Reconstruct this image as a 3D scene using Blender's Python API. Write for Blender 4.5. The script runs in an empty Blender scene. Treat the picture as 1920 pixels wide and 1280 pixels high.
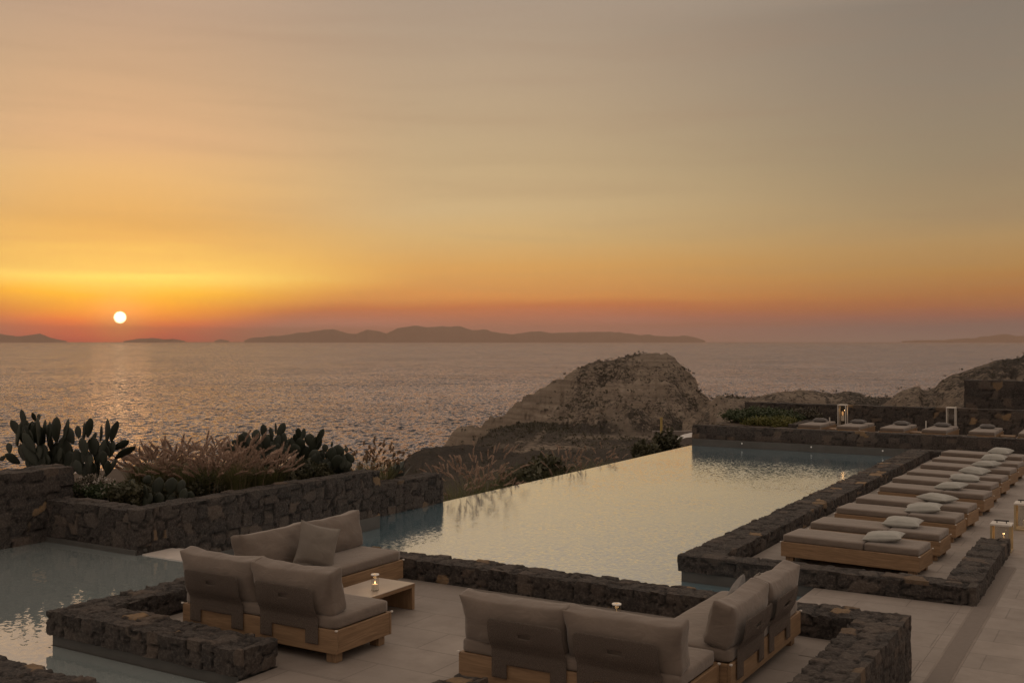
import bpy, bmesh, math, random
import numpy as np
from mathutils import Vector, Matrix, noise as mnoise
random.seed(7); RNG = np.random.default_rng(7)
SC = bpy.context.scene
COL = SC.collection
rad = math.radians

# ------------------------------------------------------------------ camera frame
FPX, CAM_H, EYE = 1970.0, 3.5, 640.0            # focal length in photo pixels, eye height, eye level row
YAW = math.atan(1190 / FPX)
FW = (-math.sin(YAW), math.cos(YAW)); RT = (math.cos(YAW), math.sin(YAW))
def ray(px, py, d):                              # world point seen at photo pixel (px,py) at distance d
    l = d * (px - 960) / FPX
    return Vector((FW[0]*d + RT[0]*l, FW[1]*d + RT[1]*l, CAM_H - (py - EYE) * d / FPX))
def on_z(px, py, z): return ray(px, py, FPX * (CAM_H - z) / (py - EYE))
def on_x(px, X, z):
    k = (px - 960) / FPX; d = X / (FW[0] + RT[0]*k)
    p = ray(px, EYE, d); return Vector((p.x, p.y, z))
def on_y(px, Y, z):
    k = (px - 960) / FPX; d = Y / (FW[1] + RT[1]*k)
    p = ray(px, EYE, d); return Vector((p.x, p.y, z))

# ------------------------------------------------------------------ node helpers
class NT:
    def __init__(s, tree): s.t = tree; s.n = tree.nodes; s.l = tree.links
    def new(s, typ, **kw):
        nd = s.n.new(typ)
        for k, v in kw.items():
            if k == 'inp':
                for a, b in v.items(): s.put(nd.inputs[a], b)
            else: setattr(nd, k, v)
        return nd
    def put(s, sock, v):
        if isinstance(v, bpy.types.NodeSocket): s.l.new(v, sock)
        elif v is not None: sock.default_value = v
    def math(s, op, a, b=None, c=None, clamp=False):
        nd = s.n.new('ShaderNodeMath'); nd.operation = op; nd.use_clamp = clamp
        for i, v in enumerate((a, b, c)): s.put(nd.inputs[i], v)
        return nd.outputs[0]
    def vmath(s, op, a, b=None, out=0):
        nd = s.n.new('ShaderNodeVectorMath'); nd.operation = op
        s.put(nd.inputs[0], a)
        if b is not None: s.put(nd.inputs['Scale'] if op == 'SCALE' else nd.inputs[1], b)
        return nd.outputs[out]
    def noise(s, vec, scale, detail=3, rough=.55, dist=0., col=False):
        nd = s.new('ShaderNodeTexNoise', inp={'Vector': vec, 'Scale': scale, 'Detail': detail, 'Roughness': rough, 'Distortion': dist})
        return nd.outputs['Color' if col else 'Fac']
    def ramp(s, fac, stops, interp='LINEAR'):
        nd = s.n.new('ShaderNodeValToRGB'); cr = nd.color_ramp; cr.interpolation = interp
        while len(cr.elements) < len(stops): cr.elements.new(.5)
        for e, (p, c) in zip(cr.elements, stops):
            e.position = p; e.color = (c if len(c) == 4 else (*c, 1))
        s.put(nd.inputs[0], fac); return nd.outputs[0]
    def mix(s, f, a, b, mode='MIX'):
        nd = s.n.new('ShaderNodeMix'); nd.data_type = 'RGBA'; nd.blend_type = mode; nd.clamp_factor = True
        s.put(nd.inputs[0], f); s.put(nd.inputs[6], c4(a)); s.put(nd.inputs[7], c4(b)); return nd.outputs[2]
    def mapr(s, v, a, b, c=0., d=1., smooth=False):
        nd = s.n.new('ShaderNodeMapRange'); nd.interpolation_type = 'SMOOTHSTEP' if smooth else 'LINEAR'
        for i, x in enumerate((v, a, b, c, d)): s.put(nd.inputs[i], x)
        return nd.outputs[0]
    def scalev(s, v, xyz):
        nd = s.n.new('ShaderNodeMapping'); s.put(nd.inputs[0], v); nd.inputs['Scale'].default_value = xyz; return nd.outputs[0]
    def bump(s, h, strength=.3, dist=.01):
        return s.new('ShaderNodeBump', inp={'Height': h, 'Strength': strength, 'Distance': dist}).outputs[0]
def c4(c):
    if isinstance(c, bpy.types.NodeSocket) or c is None: return c
    return (*c, 1) if len(c) == 3 else c
def lin(*c): return tuple(((v/255)/12.92 if v/255 <= .04045 else ((v/255+.055)/1.055)**2.4) for v in c)
MATS = {}
def material(name):
    m = bpy.data.materials.new(name); m.use_nodes = True
    T = NT(m.node_tree); T.n.clear()
    out = T.new('ShaderNodeOutputMaterial'); MATS[name] = m
    return m, T, out
def principled(T, out, **kw):
    p = T.new('ShaderNodeBsdfPrincipled')
    for k, v in kw.items():
        k = k.replace('_', ' ')
        T.put(p.inputs[k], c4(v) if 'Color' in k or k == 'Specular Tint' else v)
    T.l.new(p.outputs[0], out.inputs[0]); return p
def wpos(T): return T.new('ShaderNodeNewGeometry').outputs['Position']
def opos(T): return T.new('ShaderNodeTexCoord').outputs['Object']

# ------------------------------------------------------------------ materials
def mat_stone():
    m, T, o = material('lava_stone')
    at = T.new('ShaderNodeAttribute', attribute_name='stone'); sp = T.new('ShaderNodeSeparateColor'); T.l.new(at.outputs[0], sp.inputs[0])
    p = wpos(T)
    base = T.ramp(sp.outputs[0], [(0, (.017,.014,.013)), (.22, (.047,.038,.033)), (.4, (.026,.024,.023)), (.55, (.074,.058,.049)), (.7, (.035,.031,.028)), (.86, (.096,.076,.063)), (.955, (.110,.080,.060)), (.982, (.25,.16,.08)), (1, (.34,.22,.115))])
    n1 = T.noise(p, 9, 5, .65); n2 = T.noise(p, 30, 5, .75)
    c = T.mix(T.mapr(n1, .35, .7), base, T.mix(.4, base, (.05,.042,.038)))
    c = T.mix(T.mapr(n2, .46, .66, 0, .95), c, T.mix(.5, c, (.19,.158,.136)))
    c = T.mix(sp.outputs[1], (.008,.007,.006), c)
    h = T.math('ADD', T.math('MULTIPLY', n1, .6), T.math('MULTIPLY', n2, .5))
    principled(T, o, Base_Color=c, Roughness=.88, Normal=T.bump(h, 1., .06))
mat_stone()
def mat_concrete(name, col, rough=.8, sc=1.):
    m, T, o = material(name); p = wpos(T)
    n = T.noise(p, 2.3*sc, 6, .6); n2 = T.noise(p, 45*sc, 3, .6)
    c = T.mix(T.mapr(n, .3, .7), tuple(v*.82 for v in col), tuple(v*1.12 for v in col))
    c = T.mix(T.mapr(n2, .55, .75, 0, .3), c, tuple(v*.7 for v in col))
    principled(T, o, Base_Color=c, Roughness=rough, Normal=T.bump(n2, .15, .004))
mat_concrete('plinth_render', (.075,.072,.066), .6)
mat_concrete('pale_concrete', (.22,.185,.16))
mat_concrete('pool_plaster', (.16,.38,.41), .7, .5)
mat_concrete('basin_plaster', (.26,.32,.31), .7, .5)
mat_concrete('ledge_plaster', (.50,.45,.41), .6)
mat_concrete('white_canvas', (.6,.58,.56), .8)
def mat_tiles():
    m, T, o = material('terrace_tile'); p = wpos(T)
    br = T.new('ShaderNodeTexBrick', offset=.5, inp={'Vector': T.vmath('ADD', p, (50.13, 50.2, 0)), 'Scale': 1.0, 'Mortar Size': .008, 'Mortar Smooth': .2, 'Bias': 0., 'Brick Width': 1.2, 'Row Height': .6, 'Color1': (.35,.35,.35,1), 'Color2': (.65,.65,.65,1), 'Mortar': (.5,.5,.5,1)})
    n = T.noise(p, .55, 5, .62, .6); n2 = T.noise(p, 3.1, 5, .65); n3 = T.noise(p, 90, 2, .6)
    c = T.ramp(n, [(.28, (.165,.141,.124)), (.5, (.235,.204,.180)), (.72, (.31,.272,.243))])
    c = T.mix(T.mapr(n2, .46, .68, 0, .65), c, (.15,.128,.112))
    c = T.mix(.5, c, T.mix(br.outputs[0], (.16,.135,.115), (.37,.315,.275)))
    c = T.mix(T.math('MULTIPLY', br.outputs['Fac'], .6), c, (.12,.10,.086))
    c = T.mix(T.mapr(n3, .55, .8, 0, .2), c, (.2,.17,.15))
    r = T.mapr(n2, .3, .7, .55, .75)
    hh = T.math('SUBTRACT', T.math('MULTIPLY', n3, .2), br.outputs['Fac'])
    principled(T, o, Base_Color=c, Roughness=r, Normal=T.bump(hh, .35, .004))
mat_tiles()
def mat_wood():
    m, T, o = material('oiled_wood'); p = opos(T)
    at = T.new('ShaderNodeAttribute', attribute_name='grain'); g = at.outputs['Vector']
    w = T.noise(T.scalev(g, (1.2, 16, 16)), 2.0, 5, .6, 1.2); w2 = T.noise(T.scalev(g, (2, 90, 90)), 2, 3, .6)
    oi = T.new('ShaderNodeObjectInfo').outputs['Random']
    c = T.ramp(w, [(.3, (.17,.102,.054)), (.5, (.25,.155,.084)), (.7, (.33,.212,.12))])
    c = T.mix(T.mapr(w2, .5, .8, 0, .35), c, (.10,.055,.028))
    c = T.mix(T.math('MULTIPLY', oi, .3), c, (.21,.14,.085))
    principled(T, o, Base_Color=c, Roughness=.55, Normal=T.bump(w2, .12, .002))
mat_wood()
mat_concrete('pale_tabletop', (.40,.33,.27), .28)
def mat_fabric(name, col, wv=420, crease=1.3):
    m, T, o = material(name); p = opos(T)
    n = T.noise(p, 3.2, 4, .6); f = T.noise(p, wv, 2, .6); fold = T.noise(T.scalev(p, (1, 1, 1.8)), 5.5, 3, .5, .8)
    c = T.mix(T.mapr(n, .3, .7), tuple(v*.87 for v in col), tuple(v*1.1 for v in col))
    c = T.mix(T.mapr(f, .35, .7, 0, .35), c, tuple(v*.7 for v in col))
    h = T.math('ADD', T.math('MULTIPLY', fold, crease), T.math('MULTIPLY', f, .04))
    principled(T, o, Base_Color=c, Roughness=.9, Sheen_Weight=.25, Sheen_Roughness=.5, Normal=T.bump(h, .35, .03))
mat_fabric('taupe_fabric', (.172,.136,.110))
mat_fabric('pillow_white', (.34,.335,.305))
mat_fabric('pillow_grey', (.10,.09,.085))
mat_fabric('scatter_taupe', (.19,.165,.14))
def mat_sling():
    m, T, o = material('dark_mesh_sling'); p = opos(T)
    f = T.noise(p, 300, 1, .5)
    d = T.new('ShaderNodeBsdfPrincipled', inp={'Base Color': (.115,.090,.074,1), 'Roughness': .8})
    tr = T.new('ShaderNodeBsdfTransparent'); mx = T.new('ShaderNodeMixShader')
    T.put(mx.inputs[0], T.mapr(f, .35, .65, .5, .85)); T.l.new(tr.outputs[0], mx.inputs[1]); T.l.new(d.outputs[0], mx.inputs[2]); T.l.new(mx.outputs[0], o.inputs[0])
mat_sling()
def mat_plain(name, col, rough=.6, metal=0., **kw):
    m, T, o = material(name); p = opos(T); n = T.noise(p, 14, 4, .6)
    c = T.mix(n, tuple(v*.85 for v in col), tuple(v*1.12 for v in col))
    principled(T, o, Base_Color=c, Roughness=rough, Metallic=metal, **kw)
mat_plain('white_metal', (.62,.58,.53), .45)
mat_plain('dark_metal', (.05,.047,.045), .5, .6)
mat_plain('brass_metal', (.42,.33,.2), .5, .2)
mat_plain('steel_grate', (.24,.205,.18), .7, .0)
mat_plain('bright_rim', (.85,.82,.76), .35)
mat_plain('candle_wax', (.75,.68,.58), .5)
mat_plain('yellow_paint', (.42,.30,.10), .6)
def mat_emit(name, col, s):
    m, T, o = material(name); e = T.new('ShaderNodeEmission', inp={'Color': c4(col), 'Strength': s}); T.l.new(e.outputs[0], o.inputs[0])
mat_emit('flame_glow', (1., .55, .2), 6.)
mat_emit('flame_bulb', (1., .5, .2), .6)
mat_emit('pool_spot', (1., .9, .75), .32)
def mat_glass():
    m, T, o = material('clear_glass')
    tr = T.new('ShaderNodeBsdfTransparent', inp={'Color': (.93,.92,.90,1)}); g = T.new('ShaderNodeBsdfGlossy', inp={'Color': (.9,.9,.9,1), 'Roughness': .04})
    fr = T.new('ShaderNodeFresnel', inp={'IOR': T.mapr(T.new('ShaderNodeNewGeometry').outputs['Backfacing'], 0, 1, 1.5, 1/1.5)}); mx = T.new('ShaderNodeMixShader'); T.l.new(fr.outputs[0], mx.inputs[0]); T.l.new(tr.outputs[0], mx.inputs[1]); T.l.new(g.outputs[0], mx.inputs[2]); T.l.new(mx.outputs[0], o.inputs[0])
mat_glass()
def mat_leaf(name, a, b, trans=.3, rough=.6, nsc=1.5):
    m, T, o = material(name); p = wpos(T); n = T.noise(p, nsc, 3, .6); n2 = T.noise(p, nsc*14, 2, .6)
    c = T.mix(T.mapr(T.math('ADD', T.math('MULTIPLY', n, .6), T.math('MULTIPLY', n2, .4)), .35, .65), a, b)
    d = T.new('ShaderNodeBsdfPrincipled'); T.put(d.inputs['Base Color'], c); d.inputs['Roughness'].default_value = rough
    tl = T.new('ShaderNodeBsdfTranslucent'); T.put(tl.inputs[0], c); mx = T.new('ShaderNodeMixShader'); mx.inputs[0].default_value = trans
    T.l.new(d.outputs[0], mx.inputs[1]); T.l.new(tl.outputs[0], mx.inputs[2]); T.l.new(mx.outputs[0], o.inputs[0])
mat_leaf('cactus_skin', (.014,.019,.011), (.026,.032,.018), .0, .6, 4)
mat_leaf('grass_blade', (.075,.085,.035), (.19,.185,.08), .4)
mat_leaf('grass_plume', (.36,.25,.19), (.60,.45,.36), .55, nsc=5)
mat_leaf('dry_stalk', (.25,.16,.10), (.36,.24,.15), .4)
mat_leaf('scrub_leaf', (.045,.042,.027), (.085,.072,.045), .2)
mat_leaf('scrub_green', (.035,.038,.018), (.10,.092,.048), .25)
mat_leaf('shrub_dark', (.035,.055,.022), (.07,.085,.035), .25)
mat_leaf('shrub_bright', (.07,.085,.02), (.17,.15,.035), .25)
mat_leaf('flower_white', (.4,.36,.33), (.55,.5,.45), .3)
mat_leaf('agave_leaf', (.06,.075,.065), (.10,.115,.10), .05)
mat_leaf('woody_stem', (.06,.045,.03), (.1,.075,.05), .0)
def mat_terrain():
    m, T, o = material('dry_hillside'); p = wpos(T)
    at = T.new('ShaderNodeAttribute', attribute_name='ground'); sp = T.new('ShaderNodeSeparateColor'); T.l.new(at.outputs[0], sp.inputs[0])
    n = T.noise(p, .06, 6, .62, .5); n2 = T.noise(p, 1.3, 6, .78); n3 = T.noise(T.scalev(p, (.02,.02,1.3)), 1.0, 3, .6, .6)
    rock = T.ramp(n, [(.3, (.29,.222,.165)), (.5, (.37,.292,.22)), (.7, (.46,.37,.285))])
    rock = T.mix(T.mapr(n3, .42, .62, 0, .5), rock, (.115,.08,.058))
    scrub = T.ramp(n2, [(.45, (.040,.031,.023)), (.62, (.075,.056,.040)), (.8, (.13,.098,.07))])
    f = T.mapr(T.math('ADD', n2, T.math('MULTIPLY', T.math('SUBTRACT', sp.outputs[0], .5), .5)), .47, .56, 0, 1, True)
    c = T.mix(f, rock, scrub)
    c = T.mix(sp.outputs[1], c, (.29,.23,.175))
    h = T.math('ADD', T.math('MULTIPLY', n2, 1.), T.math('MULTIPLY', n3, .6))
    principled(T, o, Base_Color=c, Roughness=.95, Normal=T.bump(h, 1., 1.4))
mat_terrain()
mat_concrete('far_rock', (.16,.13,.115), .95, .0005)
mat_concrete('soil', (.07,.05,.037), .95)

def mat_sea():
    m, T, o = material('sea_water'); p = wpos(T)
    big = T.noise(T.scalev(p, (.006,.006,1)), 1., 3, .6); mid = T.noise(T.scalev(p, (.035,.035,1)), 1., 3, .6)
    a = T.noise(T.scalev(p, (.11,.11,1)), 1., 2, .6, .4, True); b = T.noise(T.scalev(p, (.7,.7,1)), 1., 3, .7, .3, True)
    va = T.vmath('SUBTRACT', a, (.5,.5,.5)); vb = T.vmath('SUBTRACT', b, (.5,.5,.5))
    amp = T.math('MULTIPLY', T.mapr(big, .35, .65, .8, 1.15), T.mapr(mid, .3, .7, .75, 1.25))
    v = T.vmath('ADD', T.vmath('SCALE', va, 1.2), T.vmath('SCALE', vb, 3.0))
    vc = T.noise(T.scalev(p, (.022,.022,1)), 1., 3, .6, .3, True); vd = T.noise(T.scalev(p, (.004,.004,1)), 1., 3, .65, .3, True)
    v = T.vmath('ADD', v, T.vmath('ADD', T.vmath('SCALE', T.vmath('SUBTRACT', vc, (.5,.5,.5)), .6), T.vmath('SCALE', T.vmath('SUBTRACT', vd, (.5,.5,.5)), .5)))
    rm = T.new('ShaderNodeMapping'); T.put(rm.inputs[0], p); rm.inputs['Rotation'].default_value = (0, 0, -YAW)       # wave tilt noise turned to the camera heading, imitating sparkle far out
    sw = T.noise(T.scalev(rm.outputs[0], (.34,.13,1)), 1., 6, .74, .2); sw2 = T.noise(T.scalev(rm.outputs[0], (.07,.014,1)), 1., 5, .7, .2)
    v = T.vmath('ADD', v, T.vmath('SCALE', (-FW[0], -FW[1], 0), T.math('ADD', T.math('MULTIPLY', T.math('SUBTRACT', sw, .47), 6.), T.math('MULTIPLY', T.math('SUBTRACT', sw2, .48), .9))))
    v = T.vmath('MULTIPLY', v, (1, 1, 0)); v = T.vmath('SCALE', v, amp)
    nrm = T.vmath('NORMALIZE', T.vmath('ADD', v, (0, 0, 1)))
    gl = T.new('ShaderNodeBsdfGlossy', inp={'Color': (.95,.91,.96,1), 'Roughness': .14, 'Normal': nrm})
    df = T.new('ShaderNodeBsdfDiffuse', inp={'Color': (.03,.035,.04,1)})
    cs = T.math('ABSOLUTE', T.vmath('DOT_PRODUCT', T.new('ShaderNodeNewGeometry').outputs['Incoming'], nrm, 1))
    fr = T.math('POWER', T.math('SUBTRACT', 1., cs, clamp=True), 2.6, clamp=True); mx = T.new('ShaderNodeMixShader')
    T.l.new(fr, mx.inputs[0]); T.l.new(df.outputs[0], mx.inputs[1]); T.l.new(gl.outputs[0], mx.inputs[2]); T.l.new(mx.outputs[0], o.inputs[0])
mat_sea()
def mat_pool(name, tint, ripple, ior, body, murk, gloss_r=.03):
    m, T, o = material(name); p = wpos(T)
    calm = T.mapr(T.noise(p, .22, 2, .5), .3, .62, .25, 1.25, True)
    a = T.noise(T.scalev(p, (3.2,3.2,1)), 1., 2, .55, .5, True); b = T.noise(T.scalev(p, (14,14,1)), 1., 3, .6, .3, True)
    v = T.vmath('ADD', T.vmath('SCALE', T.vmath('SUBTRACT', a, (.5,.5,.5)), .16), T.vmath('SCALE', T.vmath('SUBTRACT', b, (.5,.5,.5)), .75))
    v = T.vmath('SCALE', T.vmath('MULTIPLY', v, (1,1,0)), T.math('MULTIPLY', calm, ripple))
    nrm = T.vmath('NORMALIZE', T.vmath('ADD', v, (0,0,1)))
    gl = T.new('ShaderNodeBsdfGlossy', inp={'Color': (.95,.97,1.,1), 'Roughness': gloss_r, 'Normal': nrm})
    t0 = T.new('ShaderNodeBsdfTransparent', inp={'Color': c4(tint)}); db = T.new('ShaderNodeBsdfDiffuse', inp={'Color': c4(body)}); tr = T.new('ShaderNodeMixShader', inp={0: murk}); T.l.new(t0.outputs[0], tr.inputs[1]); T.l.new(db.outputs[0], tr.inputs[2])
    cs = T.math('ABSOLUTE', T.vmath('DOT_PRODUCT', T.new('ShaderNodeNewGeometry').outputs['Incoming'], nrm, 1))
    fr = T.math('POWER', T.math('SUBTRACT', 1., cs, clamp=True), ior, clamp=True); mx = T.new('ShaderNodeMixShader')
    T.l.new(fr, mx.inputs[0]); T.l.new(tr.outputs[0], mx.inputs[1]); T.l.new(gl.outputs[0], mx.inputs[2]); T.l.new(mx.outputs[0], o.inputs[0])
mat_pool('pool_water', (.72,.88,.88), .27, 1.0, (.20,.40,.50), .85, .10)
mat_pool('basin_water', (.80,.88,.87), .12, 1.9, (.36,.42,.42), .88)

# ------------------------------------------------------------------ object helpers
def tag(o, label=None, cat=None, group=None, kind=None):
    if label: o['label'] = label
    if cat: o['category'] = cat
    if group: o['group'] = group
    if kind: o['kind'] = kind
    return o
def thing(name, label, cat, loc=(0,0,0), rz=0, group=None):
    o = bpy.data.objects.new(name, None); COL.objects.link(o); o.empty_display_size = .1
    o.location = loc; o.rotation_euler = (0, 0, rz); return tag(o, label, cat, group)
def link_mesh(name, me, mats, parent=None, smooth=False, loc=None):
    o = bpy.data.objects.new(name, me); COL.objects.link(o)
    for m in (mats if isinstance(mats, (list, tuple)) else [mats]): me.materials.append(MATS[m])
    if smooth: me.shade_smooth()
    if parent: o.parent = parent
    if loc is not None: o.location = loc
    return o
def obj(name, bm, mats, parent=None, smooth=False, loc=None):
    me = bpy.data.meshes.new(name); bm.to_mesh(me); bm.free()
    return link_mesh(name, me, mats, parent, smooth, loc)
def from_np(name, V, F, mats, parent=None, smooth=False, loc=None, mi=None):
    me = bpy.data.meshes.new(name); me.from_pydata([tuple(v) for v in V], [], [tuple(f) for f in F]); me.update()
    o = link_mesh(name, me, mats, parent, smooth, loc)
    if mi is not None: me.polygons.foreach_set('material_index', mi)
    return o
def bx(bm, x0, y0, z0, x1, y1, z1, bev=0., seg=2):
    r = bmesh.ops.create_cube(bm, size=1.); vs = r['verts']
    for v in vs: v.co = Vector(((x0+x1)/2 + v.co.x*(x1-x0), (y0+y1)/2 + v.co.y*(y1-y0), (z0+z1)/2 + v.co.z*(z1-z0)))
    if bev > 0:
        es = list({e for v in vs for e in v.link_edges})
        bmesh.ops.bevel(bm, geom=es, offset=bev, segments=seg, profile=.5, affect='EDGES')
def cyl(bm, x, y, z0, z1, r0, r1=None, n=20, caps=True):
    r1 = r0 if r1 is None else r1
    bmesh.ops.create_cone(bm, cap_ends=caps, segments=n, radius1=r0, radius2=r1, depth=z1-z0, matrix=Matrix.Translation((x, y, (z0+z1)/2)))
def grain(o, axis=0):                             # stores board-length coordinates for the wood shader
    me = o.data; a = me.attributes.new('grain', 'FLOAT_VECTOR', 'POINT')
    off = random.random()*10
    vals = []
    for v in me.vertices:
        c = v.co; q = (c.x, c.y, c.z) if axis == 0 else ((c.y, c.x, c.z) if axis == 1 else (c.z, c.x, c.y))
        vals += [q[0]+off, q[1], q[2]+off]
    a.data.foreach_set('vector', vals); return o
def woodbox(name, parent, dims, axis=0, bev=.006, loc=None):
    bm = bmesh.new()
    for d in ([dims] if not isinstance(dims[0], (list, tuple)) else dims): bx(bm, *d, bev=bev)
    return grain(obj(name, bm, 'oiled_wood', parent, loc=loc), axis)
def box_grid(nx, ny, nz):
    V = []; F = []; idx = {}
    def vid(i, j, k):
        q = (i, j, k)
        if q not in idx: idx[q] = len(V); V.append((2*i/nx-1, 2*j/ny-1, 2*k/nz-1))
        return idx[q]
    for i in range(nx):
        for j in range(ny):
            F.append((vid(i,j,0), vid(i,j+1,0), vid(i+1,j+1,0), vid(i+1,j,0))); F.append((vid(i,j,nz), vid(i+1,j,nz), vid(i+1,j+1,nz), vid(i,j+1,nz)))
    for i in range(nx):
        for k in range(nz):
            F.append((vid(i,0,k), vid(i+1,0,k), vid(i+1,0,k+1), vid(i,0,k+1))); F.append((vid(i,ny,k), vid(i,ny,k+1), vid(i+1,ny,k+1), vid(i+1,ny,k)))
    for j in range(ny):
        for k in range(nz):
            F.append((vid(0,j,k), vid(0,j,k+1), vid(0,j+1,k+1), vid(0,j+1,k))); F.append((vid(nx,j,k), vid(nx,j+1,k), vid(nx,j+1,k+1), vid(nx,j,k+1)))
    return np.array(V), F
def fbm(p, s, oct=3): return mnoise.fractal(Vector(p)*s, 1., 2., oct)
def block_cushion(name, parent, w, d, h, mat, loc=(0,0,0), rx=0., rnd=.035, puff=.02, wr=.006, seed=0, rz=0., wedge=0.):
    """box cushion, base centre at loc, rounded edges, slightly domed faces"""
    V, F = box_grid(28, 16, 8); out = []
    hx, hy, hz = w/2, d/2, h/2
    for u, v, t in V:
        P = np.array((u*hx, v*hy, t*hz))
        c = np.array((math.copysign(max(abs(P[0])-(hx-rnd), 0), P[0]), math.copysign(max(abs(P[1])-(hy-rnd), 0), P[1]), math.copysign(max(abs(P[2])-(hz-rnd), 0), P[2])))
        L = np.linalg.norm(c)
        if L > rnd: P = P - c + c*rnd/L
        bx_ = (1-u*u)*(1-v*v); by_ = (1-u*u)*(1-t*t); bz_ = (1-v*v)*(1-t*t)
        P[2] += math.copysign(puff*bx_**.6, t)*(abs(t) > .99); P[1] += math.copysign(puff*by_**.6, v)*(abs(v) > .99)*1.3; P[0] += math.copysign(puff*bz_**.6, u)*(abs(u) > .99)*.6
        n = fbm((P[0]+seed*7.1, P[1]+seed*3.3, P[2]*1.6), 4., 3)*wr + fbm((P[0]*1.5+seed, P[1]*4, P[2]*4), 3., 2)*wr*.7
        if wedge:
            f = (P[2]+hz)/h; P[1] = hy + (P[1]-hy)*1.0 if False else P[1]*(1+wedge*.45-wedge*1.1*f); F_ = min(1, max(0, f)); P[0] *= 1-.02*(1-F_)+.045*F_**4; P[2] += (.028*abs(u)**6-.022*(1-u*u))*F_**2; P[1] += v*.035*(1-u*u)*math.sin(math.pi*min(1, F_*.9+.08)); P[0] -= math.copysign(.02, u)*abs(u)**8*math.sin(math.pi*F_)
        out.append(P + np.array((n*.2, n*.9, n*.5 + hz)))
    o = from_np(name, out, F, mat, parent, True, loc); o.rotation_euler = (rx, 0, rz); return o
def pillow_mesh(w, d, h, seed=0):
    V, F = box_grid(22, 18, 2); out = []
    for u, v, t in V:
        e = (max(0, 1-abs(u)**2.6)*max(0, 1-abs(v)**2.6))**.45
        pinch = 1 - .12*(1-v*v)*abs(u)**2; pinch2 = 1 - .12*(1-u*u)*abs(v)**2
        n = fbm((u*1.2+seed*5, v*1.2, t*.5+seed), 1.7, 3)*.10
        out.append((u*w/2*pinch, v*d/2*pinch2, t*h/2*e*(1+n)+n*h*.25*e))
    return out, F

# ------------------------------------------------------------------ rubble stone walls
def hash3(ix, iy, iz, s):
    h = (ix.astype(np.int64)*73856093) ^ (iy.astype(np.int64)*19349663) ^ (iz.astype(np.int64)*83492791) ^ (s*2654435761)
    h = (h ^ (h >> 13)) * 1274126177; h = (h ^ (h >> 16)) & 0x7fffffff
    return (h % 100003) / 100003.
def stone_field(P, size, seed):
    Q = P / np.array(size); base = np.floor(Q).astype(int)
    f1 = np.full(len(Q), 9.); f2 = np.full(len(Q), 9.); idv = np.zeros(len(Q)); id2 = np.zeros(len(Q))
    for dx in (-1,0,1):
        for dy in (-1,0,1):
            for dz in (-1,0,1):
                c = base + np.array((dx,dy,dz)); a = (c[:,0], c[:,1], c[:,2])
                j = np.stack([hash3(*a, seed*3+1), hash3(*a, seed*3+2), hash3(*a, seed*3+3)], 1)
                w = hash3(*a, seed+77)
                D = np.abs(Q - (c + .5 + (j-.5)*.66))
                d = (.25*np.sqrt((D**2).sum(1)) + .75*D.max(1)*1.25) * (1.12 - .28*w)
                near = d < f1
                f2 = np.where(near, f1, np.minimum(f2, d)); idv = np.where(near, hash3(*a, seed+11), idv); id2 = np.where(near, w, id2); f1 = np.where(near, d, f1)
    return f2-f1, idv, id2
def vnoise(P, s, seed):                          # cheap value noise, vectorised
    Q = P*s; b = np.floor(Q).astype(int); t = Q-b; t = t*t*(3-2*t); r = 0
    for dx in (0,1):
        for dy in (0,1):
            for dz in (0,1):
                w = (t[:,0] if dx else 1-t[:,0])*(t[:,1] if dy else 1-t[:,1])*(t[:,2] if dz else 1-t[:,2])
                r = r + w*hash3(b[:,0]+dx, b[:,1]+dy, b[:,2]+dz, seed)
    return r-.5
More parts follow.
